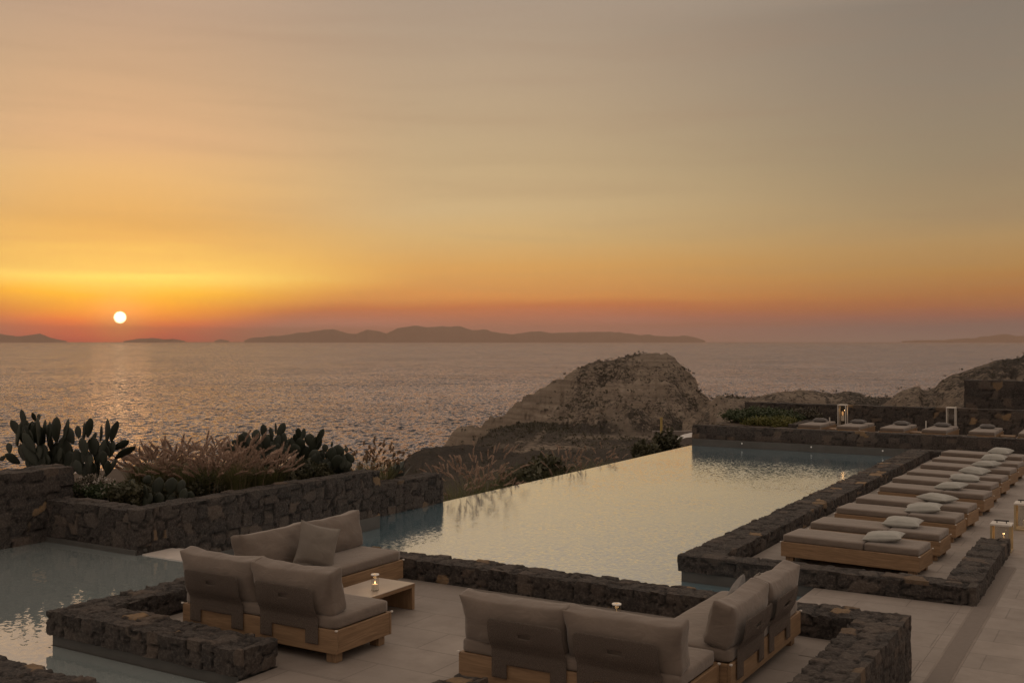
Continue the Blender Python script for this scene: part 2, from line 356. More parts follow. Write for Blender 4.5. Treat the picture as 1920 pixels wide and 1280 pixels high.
def stone_wall(label, rects, z0, z1, res=.03, size=(.20,.20,.135), seed=1, depth=.03, plinth=None, grp=None):
    """rubble wall over a union of plan rectangles (x0,y0,x1,y1); one closed displaced mesh"""
    def cuts(vals):
        vals = sorted(set(vals)); out = []
        for a, b in zip(vals[:-1], vals[1:]):
            n = max(1, round((b-a)/res)); out += [a+(b-a)*i/n for i in range(n)]
        return np.array(out+[vals[-1]])
    xs = cuts([r[0] for r in rects]+[r[2] for r in rects]); ys = cuts([r[1] for r in rects]+[r[3] for r in rects])
    nz = max(2, round((z1-z0)/res)); zs = np.linspace(z0, z1, nz+1)
    cx = (xs[:-1]+xs[1:])/2; cy = (ys[:-1]+ys[1:])/2
    ins = np.zeros((len(cx)+2, len(cy)+2), bool)
    for x0, y0, x1, y1 in rects:
        ins[1:-1, 1:-1] |= ((cx > x0) & (cx < x1))[:, None] & ((cy > y0) & (cy < y1))[None, :]
    V = []; F = []; N = []; idx = {}
    def vid(i, j, k, n):
        q = (i, j, k)
        if q not in idx: idx[q] = len(V); V.append((xs[i], ys[j], zs[k])); N.append([0., 0., 0.])
        a = idx[q]; N[a][0] += n[0]; N[a][1] += n[1]; N[a][2] += n[2]; return a
    for i in range(len(cx)):
        for j in range(len(cy)):
            if not ins[i+1, j+1]: continue
            n = (0,0,1); F.append((vid(i,j,nz,n), vid(i+1,j,nz,n), vid(i+1,j+1,nz,n), vid(i,j+1,nz,n)))
            for di, dj, a, b in ((-1,0,(i,j+1),(i,j)), (1,0,(i+1,j),(i+1,j+1)), (0,-1,(i,j),(i+1,j)), (0,1,(i+1,j+1),(i,j+1))):
                if ins[i+1+di, j+1+dj]: continue
                n = (di, dj, 0)
                for k in range(nz): F.append((vid(*a,k,n), vid(*b,k,n), vid(*b,k+1,n), vid(*a,k+1,n)))
    V = np.array(V); N = np.array(N); N /= np.maximum(np.linalg.norm(N, axis=1, keepdims=True), 1e-6)
    wob = np.stack([vnoise(V, 5., seed+5), vnoise(V, 5., seed+6), vnoise(V, 5., seed+7)], 1)*.065
    e, ida, idb = stone_field(V+wob, size, seed)
    g = np.clip(e/.09, 0, 1); g = g*g*(3-2*g)
    nz_ = vnoise(V, 11, seed+1)*.6 + vnoise(V, 26, seed+2)*.5 + vnoise(V, 50, seed+3)*.3
    disp = depth*.85*(g-.75) + depth*.5*(idb-.5) + nz_*depth*.95
    top = (V[:,2] > z1-1e-4)
    rim = np.minimum(1, (z1-V[:,2])/.08)
    V2 = V + N*disp[:, None]
    V2[:,2] += np.where(top, (ida-.5)*depth*.9, 0)
    o = from_np('stone_wall', V2, F, 'lava_stone', None, False)
    ca = o.data.attributes.new('stone', 'FLOAT_COLOR', 'POINT')
    gap = np.clip(e/.06, 0, 1)
    ca.data.foreach_set('color', np.stack([ida, gap, idb, np.ones(len(ida))], 1).astype(np.float32).ravel())
    o.data.set_sharp_from_angle(angle=rad(38)); 
    for p_ in o.data.polygons: p_.use_smooth = True
    tag(o, label, 'stone wall', grp)
    if plinth:
        bm = bmesh.new()
        for b in plinth: bx(bm, *b, bev=.004, seg=1)
        obj('plinth', bm, 'plinth_render', o)
    return o

G, GT, WL, PW = .40, .65, .30, -.16               # lounge floor, lounge wall top, basin water, pool water
stone_wall('long rough dark stone wall between the sofa lounge and the big pool, turning towards us on the right',
           [(-9.92,11.06,-2.10,11.48), (-2.56,4.6,-2.10,11.06)], -.3, GT, .028, seed=3)
stone_wall('dark L-shaped stone wall with a few ochre stones behind the sofa nearest the small basin',
           [(-9.92,6.95,-7.10,7.42), (-9.92,7.42,-9.47,11.06)],   .42, GT+.01, .024, seed=12, plinth=[(-9.88,6.98,-.4,-7.16,7.39,.415),(-9.88,7.41,-.4,-9.5,11.05,.415)])
stone_wall('stone wall top crossing the bottom left corner in front of the small basin', [(-12.5,5.2,-7.45,5.74)], -.3, GT, .028, seed=14)
stone_wall('dark rounded stone wall end just showing at the bottom edge by the sofa corner', [(-5.06,5.2,-4.77,7.5)], -.3, GT, .028, seed=15)
stone_wall('low U-shaped dark stone wall enclosing the terrace with the row of sunbeds',
           [(-6.13,15.05,-1.93,15.46), (-6.13,15.46,-5.52,33.6), (-2.36,15.46,-1.93,19.05), (-5.52,33.15,-4.9,33.6)], .0, .24, .032, size=(.29,.29,.2), seed=21,
           plinth=[(-6.09,15.09,-1.4,-4.06,15.44,-.005), (-6.09,15.45,-1.4,-5.56,33.56,-.005)])
stone_wall('dark stone wall across the far end of the pool under the far row of beds', [(-13.8,35.2,-1.2,35.62)], .08, .54, .05, size=(.34,.34,.24), seed=31, depth=.03,
           plinth=[(-13.72,34.98,-1.4,-5.4,35.6,.075)])
stone_wall('long dark back wall behind the far row of beds and lanterns', [(-13.5,40.0,1.5,40.4)], 0, 1.12, .06, size=(.36,.36,.26), seed=33)
stone_wall('tall dark stone block wall standing behind the back wall at the right edge', [(-5.65,41.0,3.5,41.6)], 0, 2.1, .07, size=(.4,.4,.3), seed=35)
stone_wall('stone planter wall in front of the cacti and pink grasses, turning a corner beside the small basin',
           [(-15.1,10.57,-12.93,10.95), (-13.33,10.95,-12.93,16.38)], .06, .96, .03, size=(.30,.30,.21), seed=41, depth=.035,
           plinth=[(-15.1,10.53,-1.4,-12.95,10.94,.375), (-13.3,10.94,-1.4,-12.90,16.34,.08)])
stone_wall('lower stone wall with ochre stones where the pool edge begins, below the agave', [(-14.15,16.4,-13.70,19.64)], -.6, .50, .03, size=(.28,.28,.2), seed=52, depth=.035)
stone_wall('taller dark stone wall at the left edge of the photo beside the small basin', [(-15.75,6.0,-15.1,11.05)], -.2, 1.44, .035, size=(.30,.30,.22), seed=66, depth=.04)

# ------------------------------------------------------------------ floors, pools, ground
def slab(name, boxes, mat, kind='structure', bev=0.):
    bm = bmesh.new()
    for b in boxes: bx(bm, *b, bev=bev)
    return tag(obj(name, bm, mat), kind=kind)
slab('terrace', [(-9.46,7.43,-1.0,-2.57,11.05,G), (-7.09,2.2,-1.0,-2.57,7.425,G-.0)], 'terrace_tile')
slab('path', [(-2.095,2.0,-.5,7.0,35.19,-.0)], 'terrace_tile')
slab('pavement', [(-4.05,11.49,-1.4,-2.1,15.04,-.004), (-5.5,15.47,-1.4,-2.1,35.19,-.004)], 'terrace_tile')
slab('platform', [(-13.4,35.63,-1.,6.,39.99,.2)], 'terrace_tile')
slab('basin_floor', [(-15.2,5.75,-.75,-9.93,10.56,-.25), (-9.93,5.75,-.75,-7.1,6.94,-.0), (-12.9,10.56,-.75,-9.93,11.2,-.25)], 'basin_plaster')
slab('pool_floor', [(-13.74,11.5,-1.9,-4.05,35.0,-1.45)], 'pool_plaster')
def flat(name, polys, z, mat):
    bm = bmesh.new()
    for pl in polys:
        bm.faces.new([bm.verts.new((x, y, z)) for x, y in pl])
    return tag(obj(name, bm, mat), kind='structure')
flat('pool_water', [[(-13.76,16.4),(-13.76,34.97),(-6.1,34.97),(-6.1,15.08),(-4.06,15.08),(-4.06,11.48),(-9.9,11.48),(-9.9,11.32),(-12.89,11.32),(-12.89,16.4)]], PW, 'pool_water')
flat('basin_water', [[(-15.1,5.75),(-15.1,10.54),(-12.94,10.54),(-12.94,11.2),(-9.9,11.2),(-9.9,6.97),(-7.1,6.97),(-7.1,5.75)]], WL, 'basin_water')
o = slab('weir_wall', [(-12.89,11.2,-1.4,-9.93,11.32,.29)], 'ledge_plaster'); 
slab('basin_ledge', [(-12.9,10.62,-.3,-11.4,11.19,.315)], 'ledge_plaster', bev=.01)
slab('pool_step', [(-12.88,11.4,-1.44,-12.3,16.3,-.30)], 'ledge_plaster', bev=.01)
slab('pool_rim', [(-13.80,16.4,-1.9,-13.765,35.0,PW-.012)], 'pool_plaster')
slab('planter_soil', [(-18.5,10.96,-1.,-13.34,16.6,.84), (-15.6,16.6,-1.2,-14.16,19.6,.2)], 'soil')

# drain channel in the walkway: recess, grate bars
dr = thing('drain_channel', 'long slotted drain channel running along the tiled walkway at right', 'drain', (-1.84, 9, 0))
bm = bmesh.new(); bx(bm, -.13,-5.5,-.02, .13,8.9,.004); obj('channel_frame', bm, 'pale_concrete', dr)
bm = bmesh.new()
for i in range(480):
    y = -5.45 + i*.03
    bx(bm, -.105, y, .002, .105, y+.017, .009)
obj('grate', bm, 'steel_grate', dr)
pl = thing('floor_plate', 'small square metal floor plate beside the right sofa leg', 'floor plate', (-2.86,10.5,G))
bm = bmesh.new(); bx(bm, -.09,-.14,0, .09,.14,.006, bev=.002); obj('lid', bm, 'steel_grate', pl)

# ------------------------------------------------------------------ sofas
def panel_sling(parent, x0, x1, ztop, lean):
    """dark mesh back panel with two straps that hook over the frame"""
    w = x1-x0; leg = .15; zs_mid, zs_bot = .30, .17
    nx, nzr = 24, 30; pts = {}; V = []; F = []
    def yy(z): return -.014 - .022*min(1, max(0, z-.42)/.1) - max(0, z-.42)*lean - .012*math.sin(min(1, max(0, z-.42)/.3)*math.pi)
    def vid(i, k):
        if (i,k) in pts: return pts[(i,k)]
        z = zs_bot + (ztop-zs_bot)*k/nzr; x = x0 + w*i/nx
        r = .05; dz = max(0, z-(ztop-r)); dx = max(0, x0+r-x, x-(x1-r))
        if dz > 0 and dx > 0:
            q = math.hypot(dx, dz)
            if q > r: z = ztop-r+dz*r/q; s = dx*r/q; x = x0+r-s if x < (x0+x1)/2 else x1-r+s
        pts[(i,k)] = len(V); V.append((x, yy(z) - .006*math.sin(i/nx*math.pi), z)); return pts[(i,k)]
    for i in range(nx):
        for k in range(nzr):
            z = zs_bot + (ztop-zs_bot)*(k+.5)/nzr; x = x0 + w*(i+.5)/nx
            if z < zs_mid and leg < x-x0 < w-leg: continue
            if ztop-.135 < z < ztop-.10 and abs(x-(x0+x1)/2) < .075: continue      # hand slot
            F.append((vid(i,k), vid(i+1,k), vid(i+1,k+1), vid(i,k+1)))
    o = from_np('back_sling', V, F, 'dark_mesh_sling', parent, True)
    md = o.modifiers.new('t', 'SOLIDIFY'); md.thickness = .006; md.offset = 0
    return o
def make_sofa(label, loc, rz, slings=((.2,.98),(1.16,1.94)), L=2.12, Dp=.86, seed=0, cush=((.02,1.05),(1.06,2.09)), csh=(0,0), ch=.43):
    t = thing('lounge_sofa', label, 'sofa', loc, rz, 'wooden lounge sofas with taupe cushions')
    th = .035
    woodbox('side_panel', t, (0,0,.10,L,th,.33), 0); woodbox('side_panel', t, (0,Dp-th,.10,L,Dp,.33), 0)
    woodbox('end_panel', t, (.002,th+.001,.102,th,Dp-th-.001,.328), 1); woodbox('end_panel', t, (L-th,th+.001,.102,L-.002,Dp-th-.001,.328), 1)
    woodbox('base_board', t, (th+.002,th+.002,.25,L-th-.002,Dp-th-.002,.29), 0)
    for x in (.05, L-.17):
        for y in (.05, Dp-.15): woodbox('leg', t, (x,y,0,x+.12,y+.10,.099), 2)
    for x in (.0, L):
        for y in (.0, Dp): bm = bmesh.new(); bx(bm, x-.012, y-.012, .322, x+.012, y+.012, .338, bev=.003); obj('corner_bracket', bm, 'white_metal', t)
    block_cushion('seat_cushion', t, L-.05, Dp-.03, .13, 'taupe_fabric', (L/2, Dp/2, .325), rnd=.035, puff=.008, wr=.003, seed=seed)
    for k, (a, b) in enumerate(cush):
        block_cushion('back_cushion', t, b-a, .22, ch, 'taupe_fabric', ((a+b)/2, .155, .452), rx=rad(10+csh[k]), rnd=.032, puff=.022, wr=.015, seed=seed*3+k+1, wedge=.20)
    for a, b in slings: panel_sling(t, a, b, .452+ch*.64, .205)
    return t
make_sofa('left sofa seen from behind, backed by the L-shaped stone wall near the small basin', (-8.76,7.74,G), 0, seed=1, slings=((.13,.9),(1.14,1.9)), cush=((-.03,1.04),(1.02,2.06)), csh=(1,3))
make_sofa('sofa facing us across the candle table with a scatter cushion on it', (-8.95,10.72,G), rad(-90), seed=2, cush=((.03,1.06),(1.07,2.1)), csh=(0,1))
make_sofa('front sofa seen from behind at the bottom centre of the photo', (-5.27,7.80,G), 0, seed=3, ch=.40, slings=((.36,1.1),(1.2,1.96)), cush=((.02,1.08),(1.07,2.12)), csh=(1,2))
make_sofa('right sofa turned side-on with its dark slings towards the walkway', (-3.05,8.68,G), rad(90), seed=4, ch=.385, slings=((.12,.86),(1.02,1.7)), cush=((.0,1.02),(1.04,2.02)), csh=(2,3))

def scatter(label, loc, rot, w, d, h, mat, seed, grp):
    V, F = pillow_mesh(w, d, h, seed); o = from_np('scatter_cushion', V, F, mat, None, True, loc); o.rotation_euler = rot
    return tag(o, label, 'cushion', grp)
scatter('square taupe scatter cushion propped in the middle of the sofa that faces us', (-8.40,9.45,G+.455+.235), (rad(72), rad(17), rad(58)), .52, .52, .20, 'scatter_taupe', 3, 'scatter cushions on the sofas')
scatter('darker scatter cushion whose tip pokes up behind the side-on sofa backrest', (-3.36,9.62,G+.455+.16), (rad(72), rad(8), rad(-80)), .48, .48, .15, 'pillow_grey', 4, 'scatter cushions on the sofas')
scatter('lighter scatter cushion peeking out at the far end of the side-on sofa', (-3.33,10.2,G+.455+.14), (rad(70), rad(-10), rad(-84)), .48, .48, .15, 'scatter_taupe', 5, 'scatter cushions on the sofas')

# coffee tables
def coffee_table(label, loc, rz=0):
    t = thing('coffee_table', label, 'table', loc, rz, 'low coffee tables of the lounge')
    woodbox('table_frame', t, (-.275,-.45,.255,.275,.45,.296), 1, bev=.004)
    bm = bmesh.new(); bx(bm, -.274,-.449,.2965,.274,.449,.303, bev=.002); obj('tabletop', bm, 'pale_tabletop', t)
    for y in (-.45, .40): woodbox('leg_panel', t, (-.272,y+.001,0,.272,y+.049,.2545), 2, bev=.004)
    return t
coffee_table('low wooden table carrying a lit candle glass in front of the facing sofa', (-7.54,9.40,G))
coffee_table('low table mostly hidden behind the front sofa, only its candle glass showing', (-4.62,9.12,G))
def candle(label, loc):
    t = thing('candle_glass', label, 'candle holder', loc, 0, 'lit candle glasses on the coffee tables')
    bm = bmesh.new(); cyl(bm, 0, 0, .002, .175, .042, n=28, caps=False); cyl(bm, 0, 0, .0, .012, .043, n=28); g = obj('glass', bm, 'clear_glass', t, True)
    bm = bmesh.new(); bmesh.ops.create_circle(bm, segments=32, radius=.040, cap_ends=False)
    bm.free()
    V = []; F = []
    n = 32
    for r, z in ((.045,.170),(.048,.177),(.046,.184),(.024,.185),(.022,.181)):
        for i in range(n): V.append((r*math.cos(2*math.pi*i/n), r*math.sin(2*math.pi*i/n), z))
    for k in range(4):
        for i in range(n): F.append((k*n+i, k*n+(i+1)%n, (k+1)*n+(i+1)%n, (k+1)*n+i))
    from_np('rim', V, F, 'bright_rim', t, True)
    bm = bmesh.new(); cyl(bm, 0, 0, .012, .07, .033, n=20); obj('candle', bm, 'candle_wax', t)
    bm = bmesh.new(); bmesh.ops.create_uvsphere(bm, u_segments=12, v_segments=8, radius=1, matrix=Matrix.Translation((0,0,.088)) @ Matrix.Diagonal((.005,.005,.014,1))); obj('flame', bm, 'flame_glow', t, True)
    li = bpy.data.lights.new('candle_light', 'POINT'); li.energy = .12; li.color = (1,.55,.22); li.shadow_soft_size = .02; lo = bpy.data.objects.new('candle_light', li); COL.objects.link(lo); lo.parent = t; lo.location = (0,0,.13)
    return t
candle('candle glass with a small lit flame standing on the left coffee table', (-7.43,9.32,G+.3035))
candle('candle glass whose white rim shows over the back of the front sofa', (-4.53,9.52,G+.3035))

# ------------------------------------------------------------------ sunbeds
def make_sunbed(label, group):
    t = thing('sunbed', label, 'sunbed', (0,0,0), 0, group)          # foot at -x, head at +x
    L, W, th = 2.12, .80, .03
    woodbox('side_panel', t, (-L/2,-W/2,.09,L/2,-W/2+th,.32), 0); woodbox('side_panel', t, (-L/2,W/2-th,.09,L/2,W/2,.32), 0)
    woodbox('end_panel', t, (-L/2+.002,-W/2+th+.001,.092,-L/2+th,W/2-th-.001,.318), 1); woodbox('end_panel', t, (L/2-th,-W/2+th+.001,.092,L/2-.002,W/2-th-.001,.318), 1)
    woodbox('base_board', t, (-L/2+th+.002,-W/2+th+.002,.24,L/2-th-.002,W/2-th-.002,.30), 0)
    for x in (-L/2+.06, L/2-.18):
        for y in (-W/2+.05, W/2-.15): woodbox('leg', t, (x,y,0,x+.12,y+.10,.089), 2)
    for x in (-L/2, L/2):
        for y in (-W/2, W/2): bm = bmesh.new(); bx(bm, x-.012, y-.012, .312, x+.012, y+.012, .328, bev=.003); obj('corner_bracket', bm, 'white_metal', t)
    block_cushion('mattress', t, 1.27, W-.04, .115, 'taupe_fabric', (-L/2+.02+.635,0,.315), rnd=.025, puff=.006, wr=.003, seed=11)
    block_cushion('headrest_mattress', t, .80, W-.04, .115, 'taupe_fabric', (-L/2+1.30+.40,0,.315), rnd=.025, puff=.006, wr=.003, seed=12)
    return t
def copy_tree(o, parent=None):
    c = o.copy(); COL.objects.link(c)
    if parent: c.parent = parent
    for ch in list(o.children): copy_tree(ch, c)
    return c
proto = make_sunbed('x', 'sunbeds along the right side of the pool')
near = ['nearest sunbed of the row, right behind the low stone wall', 'second sunbed from the front of the row beside the pool', 'third sunbed from the front in the poolside row, seam visible under its pillow',
        'fourth sunbed from the front in the poolside row', 'fifth sunbed from the front in the poolside row, pillow at the seam', 'sixth sunbed from the front in the poolside row', 'seventh sunbed from the front in the poolside row',
        'eighth sunbed from the front, third from the far end', 'ninth sunbed from the front, last but one in the row', 'farthest sunbed of the poolside row, below the far stone wall']
FL = [(1464,1014.5),(1515.5,990.5),(1564.5,962),(1601,943),(1645.6,920.6),(1670,904.5),(1697,892),(1723,878),(1745,866.7),(1762,854)]
FA = [-4,-3,-4.2,-6,-6.5,-7,-6.3,-7,-7,-8]
PSX = [.42,.36,.40,.38,.30,.40,.36,.42,.38,.40]
V, F = pillow_mesh(.62, .42, .17, 2); pm = bpy.data.meshes.new('pillow'); pm.from_pydata(V, [], F); pm.materials.append(MATS['pillow_white']); pm.shade_smooth()
V, F = pillow_mesh(.60, .44, .18, 6); pm2 = bpy.data.meshes.new('pillow'); pm2.from_pydata(V, [], F); pm2.materials.append(MATS['pillow_white']); pm2.shade_smooth()
V, F = pillow_mesh(.50, .36, .15, 4); pg = bpy.data.meshes.new('pillow'); pg.from_pydata(V, [], F); pg.materials.append(MATS['pillow_grey']); pg.shade_smooth()
ordn = ['nearest', 'second', 'third', 'fourth', 'fifth', 'sixth', 'seventh', 'eighth', 'ninth', 'farthest']
for i, ((px, py), a) in enumerate(zip(FL, FA)):
    c0 = on_z(px, py, .32); an = rad(a)
    off = Matrix.Rotation(an, 3, 'Z') @ Vector((1.06, .40, 0))
    o = proto if i == 0 else copy_tree(proto)
    o.location = (c0.x+off.x, c0.y+off.y, 0); o.rotation_euler = (0,0,an); o['label'] = near[i]
    q = Matrix.Rotation(an, 3, 'Z') @ Vector((PSX[i]+.02, random.uniform(-.05,.08), 0))
    Vp, Fp = pillow_mesh(random.uniform(.56,.64), random.uniform(.40,.46), random.uniform(.15,.19), 20+i*3); pmi = bpy.data.meshes.new('pillow'); pmi.from_pydata(Vp, [], Fp); pmi.materials.append(MATS['pillow_white']); pmi.shade_smooth()
    p = bpy.data.objects.new('pillow', pmi); COL.objects.link(p)
    p.location = (o.location.x+q.x, o.location.y+q.y, .43+.075); p.rotation_euler = (rad(random.uniform(-5,8)), rad(random.uniform(-6,3)), an+rad(random.uniform(-22,22)))
    tag(p, 'pale grey-white pillow lying on the %s sunbed of the poolside row' % ordn[i], 'pillow', 'pale pillows on the poolside sunbeds')
farl = ['far bed at the left end of the far row, beside the green shrubs', 'second far bed from the left, next to the lit lantern', 'third far bed from the left in the far row',
        'fourth far bed from the left, in front of the unlit lantern', 'fifth far bed from the left in the far row', 'far bed cut by the right edge of the photo']
FX = [-10.37,-9.04,-7.62,-6.29,-4.89,-3.47]
for i, x in enumerate(FX):
    o = copy_tree(proto); o.location = (x+.40, 36.3+1.06, .2); o.rotation_euler = (0,0,rad(90+random.uniform(-2,2))); o['label'] = farl[i]; o['group'] = 'beds on the far terrace'
    p = bpy.data.objects.new('pillow', pg); COL.objects.link(p); p.location = (x+.42+random.uniform(-.03,.1), 36.3+1.45, .2+.43+.07); p.rotation_euler = (0, 0, rad(random.uniform(-12,12)))
    tag(p, 'dark grey pillow on the %s bed of the far row' % ('leftmost', 'second', 'third', 'fourth', 'fifth', 'rightmost')[i], 'pillow', 'dark pillows on the far beds')
def low_table(label, loc):
    t = thing('side_table', label, 'table', loc, 0, 'low tables between the far beds')
    woodbox('tabletop', t, (-.22,-.22,.22,.22,.22,.27), 0)
    for x in (-.20,.14):
        for y in (-.20,.14): woodbox('leg', t, (x,y,0,x+.06,y+.06,.219), 2)
for x, lb in ((-9.3,'low wooden table between the first and second far beds'), (-6.62,'low wooden table left of the fourth far bed'), (-3.83,'low wooden table between the last two far beds')): low_table(lb, (x,37.3,.2))

# ------------------------------------------------------------------ lanterns
def lantern(label, loc, w, h, post, mat, lit, handle=True, rz=0., d=None, group=None):
    t = thing('lantern', label, 'lantern', loc, rz, group); a = w/2; b = (d or w)/2
    for x in (-a, a-post):
        for y in (-b, b-post): bm = bmesh.new(); bx(bm, x, y, .03, x+post, y+post, h-.03, bev=.002); obj('corner_post', bm, mat, t)
    bm = bmesh.new(); bx(bm, -a-.004,-b-.004,h-.03,a+.004,b+.004,h, bev=.003); obj('lid', bm, 'white_metal', t)
    bm = bmesh.new(); bx(bm, -a-.004,-b-.004,0,a+.004,b+.004,.03, bev=.003); obj('base', bm, mat, t)
    q = post*.5
    for dim in ((-a+post+.001,-b+q,.031,a-post-.001,-b+q+.003,h-.031), (-a+post+.001,b-q-.003,.031,a-post-.001,b-q,h-.031), (-a+q,-b+post+.001,.031,-a+q+.003,b-post-.001,h-.031), (a-q-.003,-b+post+.001,.031,a-q,b-post-.001,h-.031)):
        bm = bmesh.new(); bx(bm, *dim); obj('pane', bm, 'clear_glass', t)
    if handle:
        bm = bmesh.new()
        for x in (-a*.45, a*.45): bx(bm, x-.008,-.008,h+.001,x+.008,.008,h+.035, bev=.002)
        bx(bm, -a*.7,-.009,h+.030,a*.7,.009,h+.052, bev=.003); obj('handle', bm, 'dark_metal', t)
    if lit:
        zc = .031 if lit == 1 else h*.42
        if lit == 2:
            bm = bmesh.new(); cyl(bm, 0, 0, .031, zc, .012); obj('stand', bm, 'dark_metal', t)
        bm = bmesh.new(); cyl(bm, 0, 0, zc+.001, zc+(.14 if lit == 1 else .20), .045 if lit == 1 else .055); obj('candle', bm, 'candle_wax', t)
        z2 = zc+(.155 if lit == 1 else .24); s = .008 if lit == 1 else .035
        bm = bmesh.new(); bmesh.ops.create_uvsphere(bm, u_segments=12, v_segments=8, radius=1, matrix=Matrix.Translation((0,0,z2+s)) @ Matrix.Diagonal((s,s,s*2.2,1))); obj('flame', bm, 'flame_glow' if lit == 1 else 'flame_bulb', t, True)
        li = bpy.data.lights.new('candle_light', 'POINT'); li.energy = .5 if lit == 1 else .7; li.color = (1,.55,.22); li.shadow_soft_size = .02
        lo = bpy.data.objects.new('candle_light', li); COL.objects.link(lo); lo.parent = t; lo.location = (0,0,z2+s*3+.03)
    return t
lantern('square wooden lantern with white lid and handle at the end of the low wall', (-2.08,19.32,0), .32, .46, .035, 'brass_metal', 1, group='wooden floor lanterns by the sunbeds')
lantern('second wooden lantern, cut by the right edge of the photo, farther along the walkway', (-1.93,21.7,0), .36, .50, .035, 'brass_metal', 1, group='wooden floor lanterns by the sunbeds')
lantern('tall slim lantern glowing orange between the first two far beds', (-9.42,38.75,.2), .30, 1.02, .03, 'white_metal', 2, False, rz=.0, group='tall lanterns on the far terrace')
lantern('tall slim unlit lantern behind the fourth far bed', (-5.75,38.75,.2), .30, 1.04, .03, 'white_metal', 0, False, group='tall lanterns on the far terrace')
for X, lb in ((-9.85,'thin pale post left of the glowing tall lantern'), (-6.55,'thin pale post to the left of the fourth far bed')):
    t = thing('garden_post', lb, 'post', (X,38.6,.2), 0, 'thin pale posts on the far terrace')
    bm = bmesh.new(); cyl(bm, 0,0,.02,.55,.022,n=12); obj('pole', bm, 'white_metal', t); bm = bmesh.new(); cyl(bm, 0,0,0,.02,.06,n=16); obj('foot', bm, 'white_metal', t)
for px, lb in ((1391,'left'), (1521,'middle'), (1655,'right')):
    p = on_y(px, 34.972, .0); t = thing('pool_light', 'small round light low on the far pool wall, %s of the three' % lb, 'pool light', p, 0, 'small lights on the far pool wall')
    bm = bmesh.new(); bmesh.ops.create_cone(bm, cap_ends=True, segments=16, radius1=.018, radius2=.016, depth=.014, matrix=Matrix.Rotation(rad(90),4,'X')); obj('lens', bm, 'pool_spot', t)
    bm = bmesh.new(); bmesh.ops.create_cone(bm, cap_ends=True, segments=16, radius1=.026, radius2=.026, depth=.008, matrix=Matrix.Translation((0,.004,0)) @ Matrix.Rotation(rad(90),4,'X')); obj('bezel', bm, 'white_metal', t)

# ------------------------------------------------------------------ plants
def cactus(label, pads, d0, jit, seed, grp='prickly pear cacti in the planter'):
    """pads: (base px, base py, tip px, tip py, width px) as seen; every pad is a thick egg-shaped disc with its own distance and turn"""
    R = random.Random(seed); V = []; F = []
    nu, nv = 14, 9
    ctr = ray(sum(p[0] for p in pads)/len(pads), max(p[1] for p in pads), d0)
    for bxp, byp, txp, typ, wp in pads:
        d = d0 + R.uniform(-jit, jit); b = ray(bxp, byp, d); t = ray(txp, typ, d + R.uniform(-.06,.06))
        ax = t-b; L = ax.length*1.2; ax.normalize(); b = b - ax*L*.05
        view = Vector((FW[0], FW[1], 0)); side = ax.cross(view).normalized(); nrm = side.cross(ax).normalized()
        w = wp*d/FPX/2*1.14; tw = R.uniform(-.5,.5)
        w2 = max(w, L*.26)
        if w2 > w*1.3: tw = R.choice((-1,1))*math.acos(max(.15, w/w2*.95))
        w = w2 if abs(tw) > .5 else w
        s2 = side*math.cos(tw)+nrm*math.sin(tw); n2 = nrm*math.cos(tw)-side*math.sin(tw)
        th = min(.05, w*.3); i0 = len(V)
        for k in range(nv+1):
            f = k/nv; r = math.sin(math.pi*min(1, max(0, f)))**.62*(.72+.42*f-.08*f*f) if 0 < f < 1 else .02
            bend = math.sin(f*math.pi)*.03*L
            for j in range(nu):
                a = 2*math.pi*j/nu
                wob = 1+.05*math.sin(3*a+bxp+k)
                V.append(b + ax*(L*f) + s2*(math.cos(a)*w*r*wob) + n2*(math.sin(a)*th*r + bend))
        for k in range(nv):
            for j in range(nu): F.append((i0+k*nu+j, i0+k*nu+(j+1)%nu, i0+(k+1)*nu+(j+1)%nu, i0+(k+1)*nu+j))
        F.append(tuple(i0+nv*nu+j for j in range(nu)))
    V = [v-ctr for v in V]
    o = from_np('prickly_pear', V, F, 'cactus_skin', None, True, ctr)
    return tag(o, label, 'cactus', grp)
def zA(l): return [(a/5.818, 750+b/5.818, c/5.818, 750+d/5.818, w/5.818) for a,b,c,d,w in l]
def zB(l): return [(300+a/4.571, 770+b/4.571, 300+c/4.571, 770+d/4.571, w/4.571) for a,b,c,d,w in l]
A1 = [(265,290,235,120,75),(225,395,130,235,90),(340,470,270,290,95),(380,560,260,380,100),(350,370,350,245,55),(385,230,355,145,45),(420,490,405,215,80),(420,220,425,155,30),(460,450,490,235,75),(520,500,540,255,75),(560,560,530,380,85),(620,460,625,210,85),(680,470,740,230,80),(800,470,720,300,100),(110,575,90,475,70),(215,690,70,600,110),(60,610,0,650,50),(250,610,220,485,40),(400,700,270,480,140),(450,690,470,500,120),(620,690,620,480,120),(540,700,560,560,130),(720,690,690,430,110),(330,760,330,600,150),(480,760,500,600,150),(640,790,650,590,150),(760,800,760,580,120)]
A2 = [(860,415,850,290,50),(900,460,920,260,60),(960,400,985,215,60),(1000,450,1045,360,50),(1090,460,1105,290,50),(1160,470,1170,230,85),(1215,450,1275,250,40),(1240,540,1390,450,85),(1260,640,1450,520,65),(1285,480,1285,440,16),(1330,470,1330,430,16),(930,600,890,430,110),(1030,600,1010,420,130),(1180,600,1150,450,130),(1200,620,1230,460,90),(980,820,960,580,120),(1060,850,1050,600,90),(1120,850,1260,650,70),(870,760,830,560,110),(940,860,900,700,90)]
R = random.Random(31)
A1 = zA(A1) + [(x, y, x+R.uniform(-9,9), y-R.uniform(20,30), R.uniform(12,17)) for x, y in ((R.uniform(42,135), R.uniform(858,893)) for _ in range(22))] + [(x, y, x+R.uniform(-8,8), y-R.uniform(32,42), R.uniform(9,14)) for x, y in ((R.uniform(30,120), R.uniform(826,850)) for _ in range(14))]
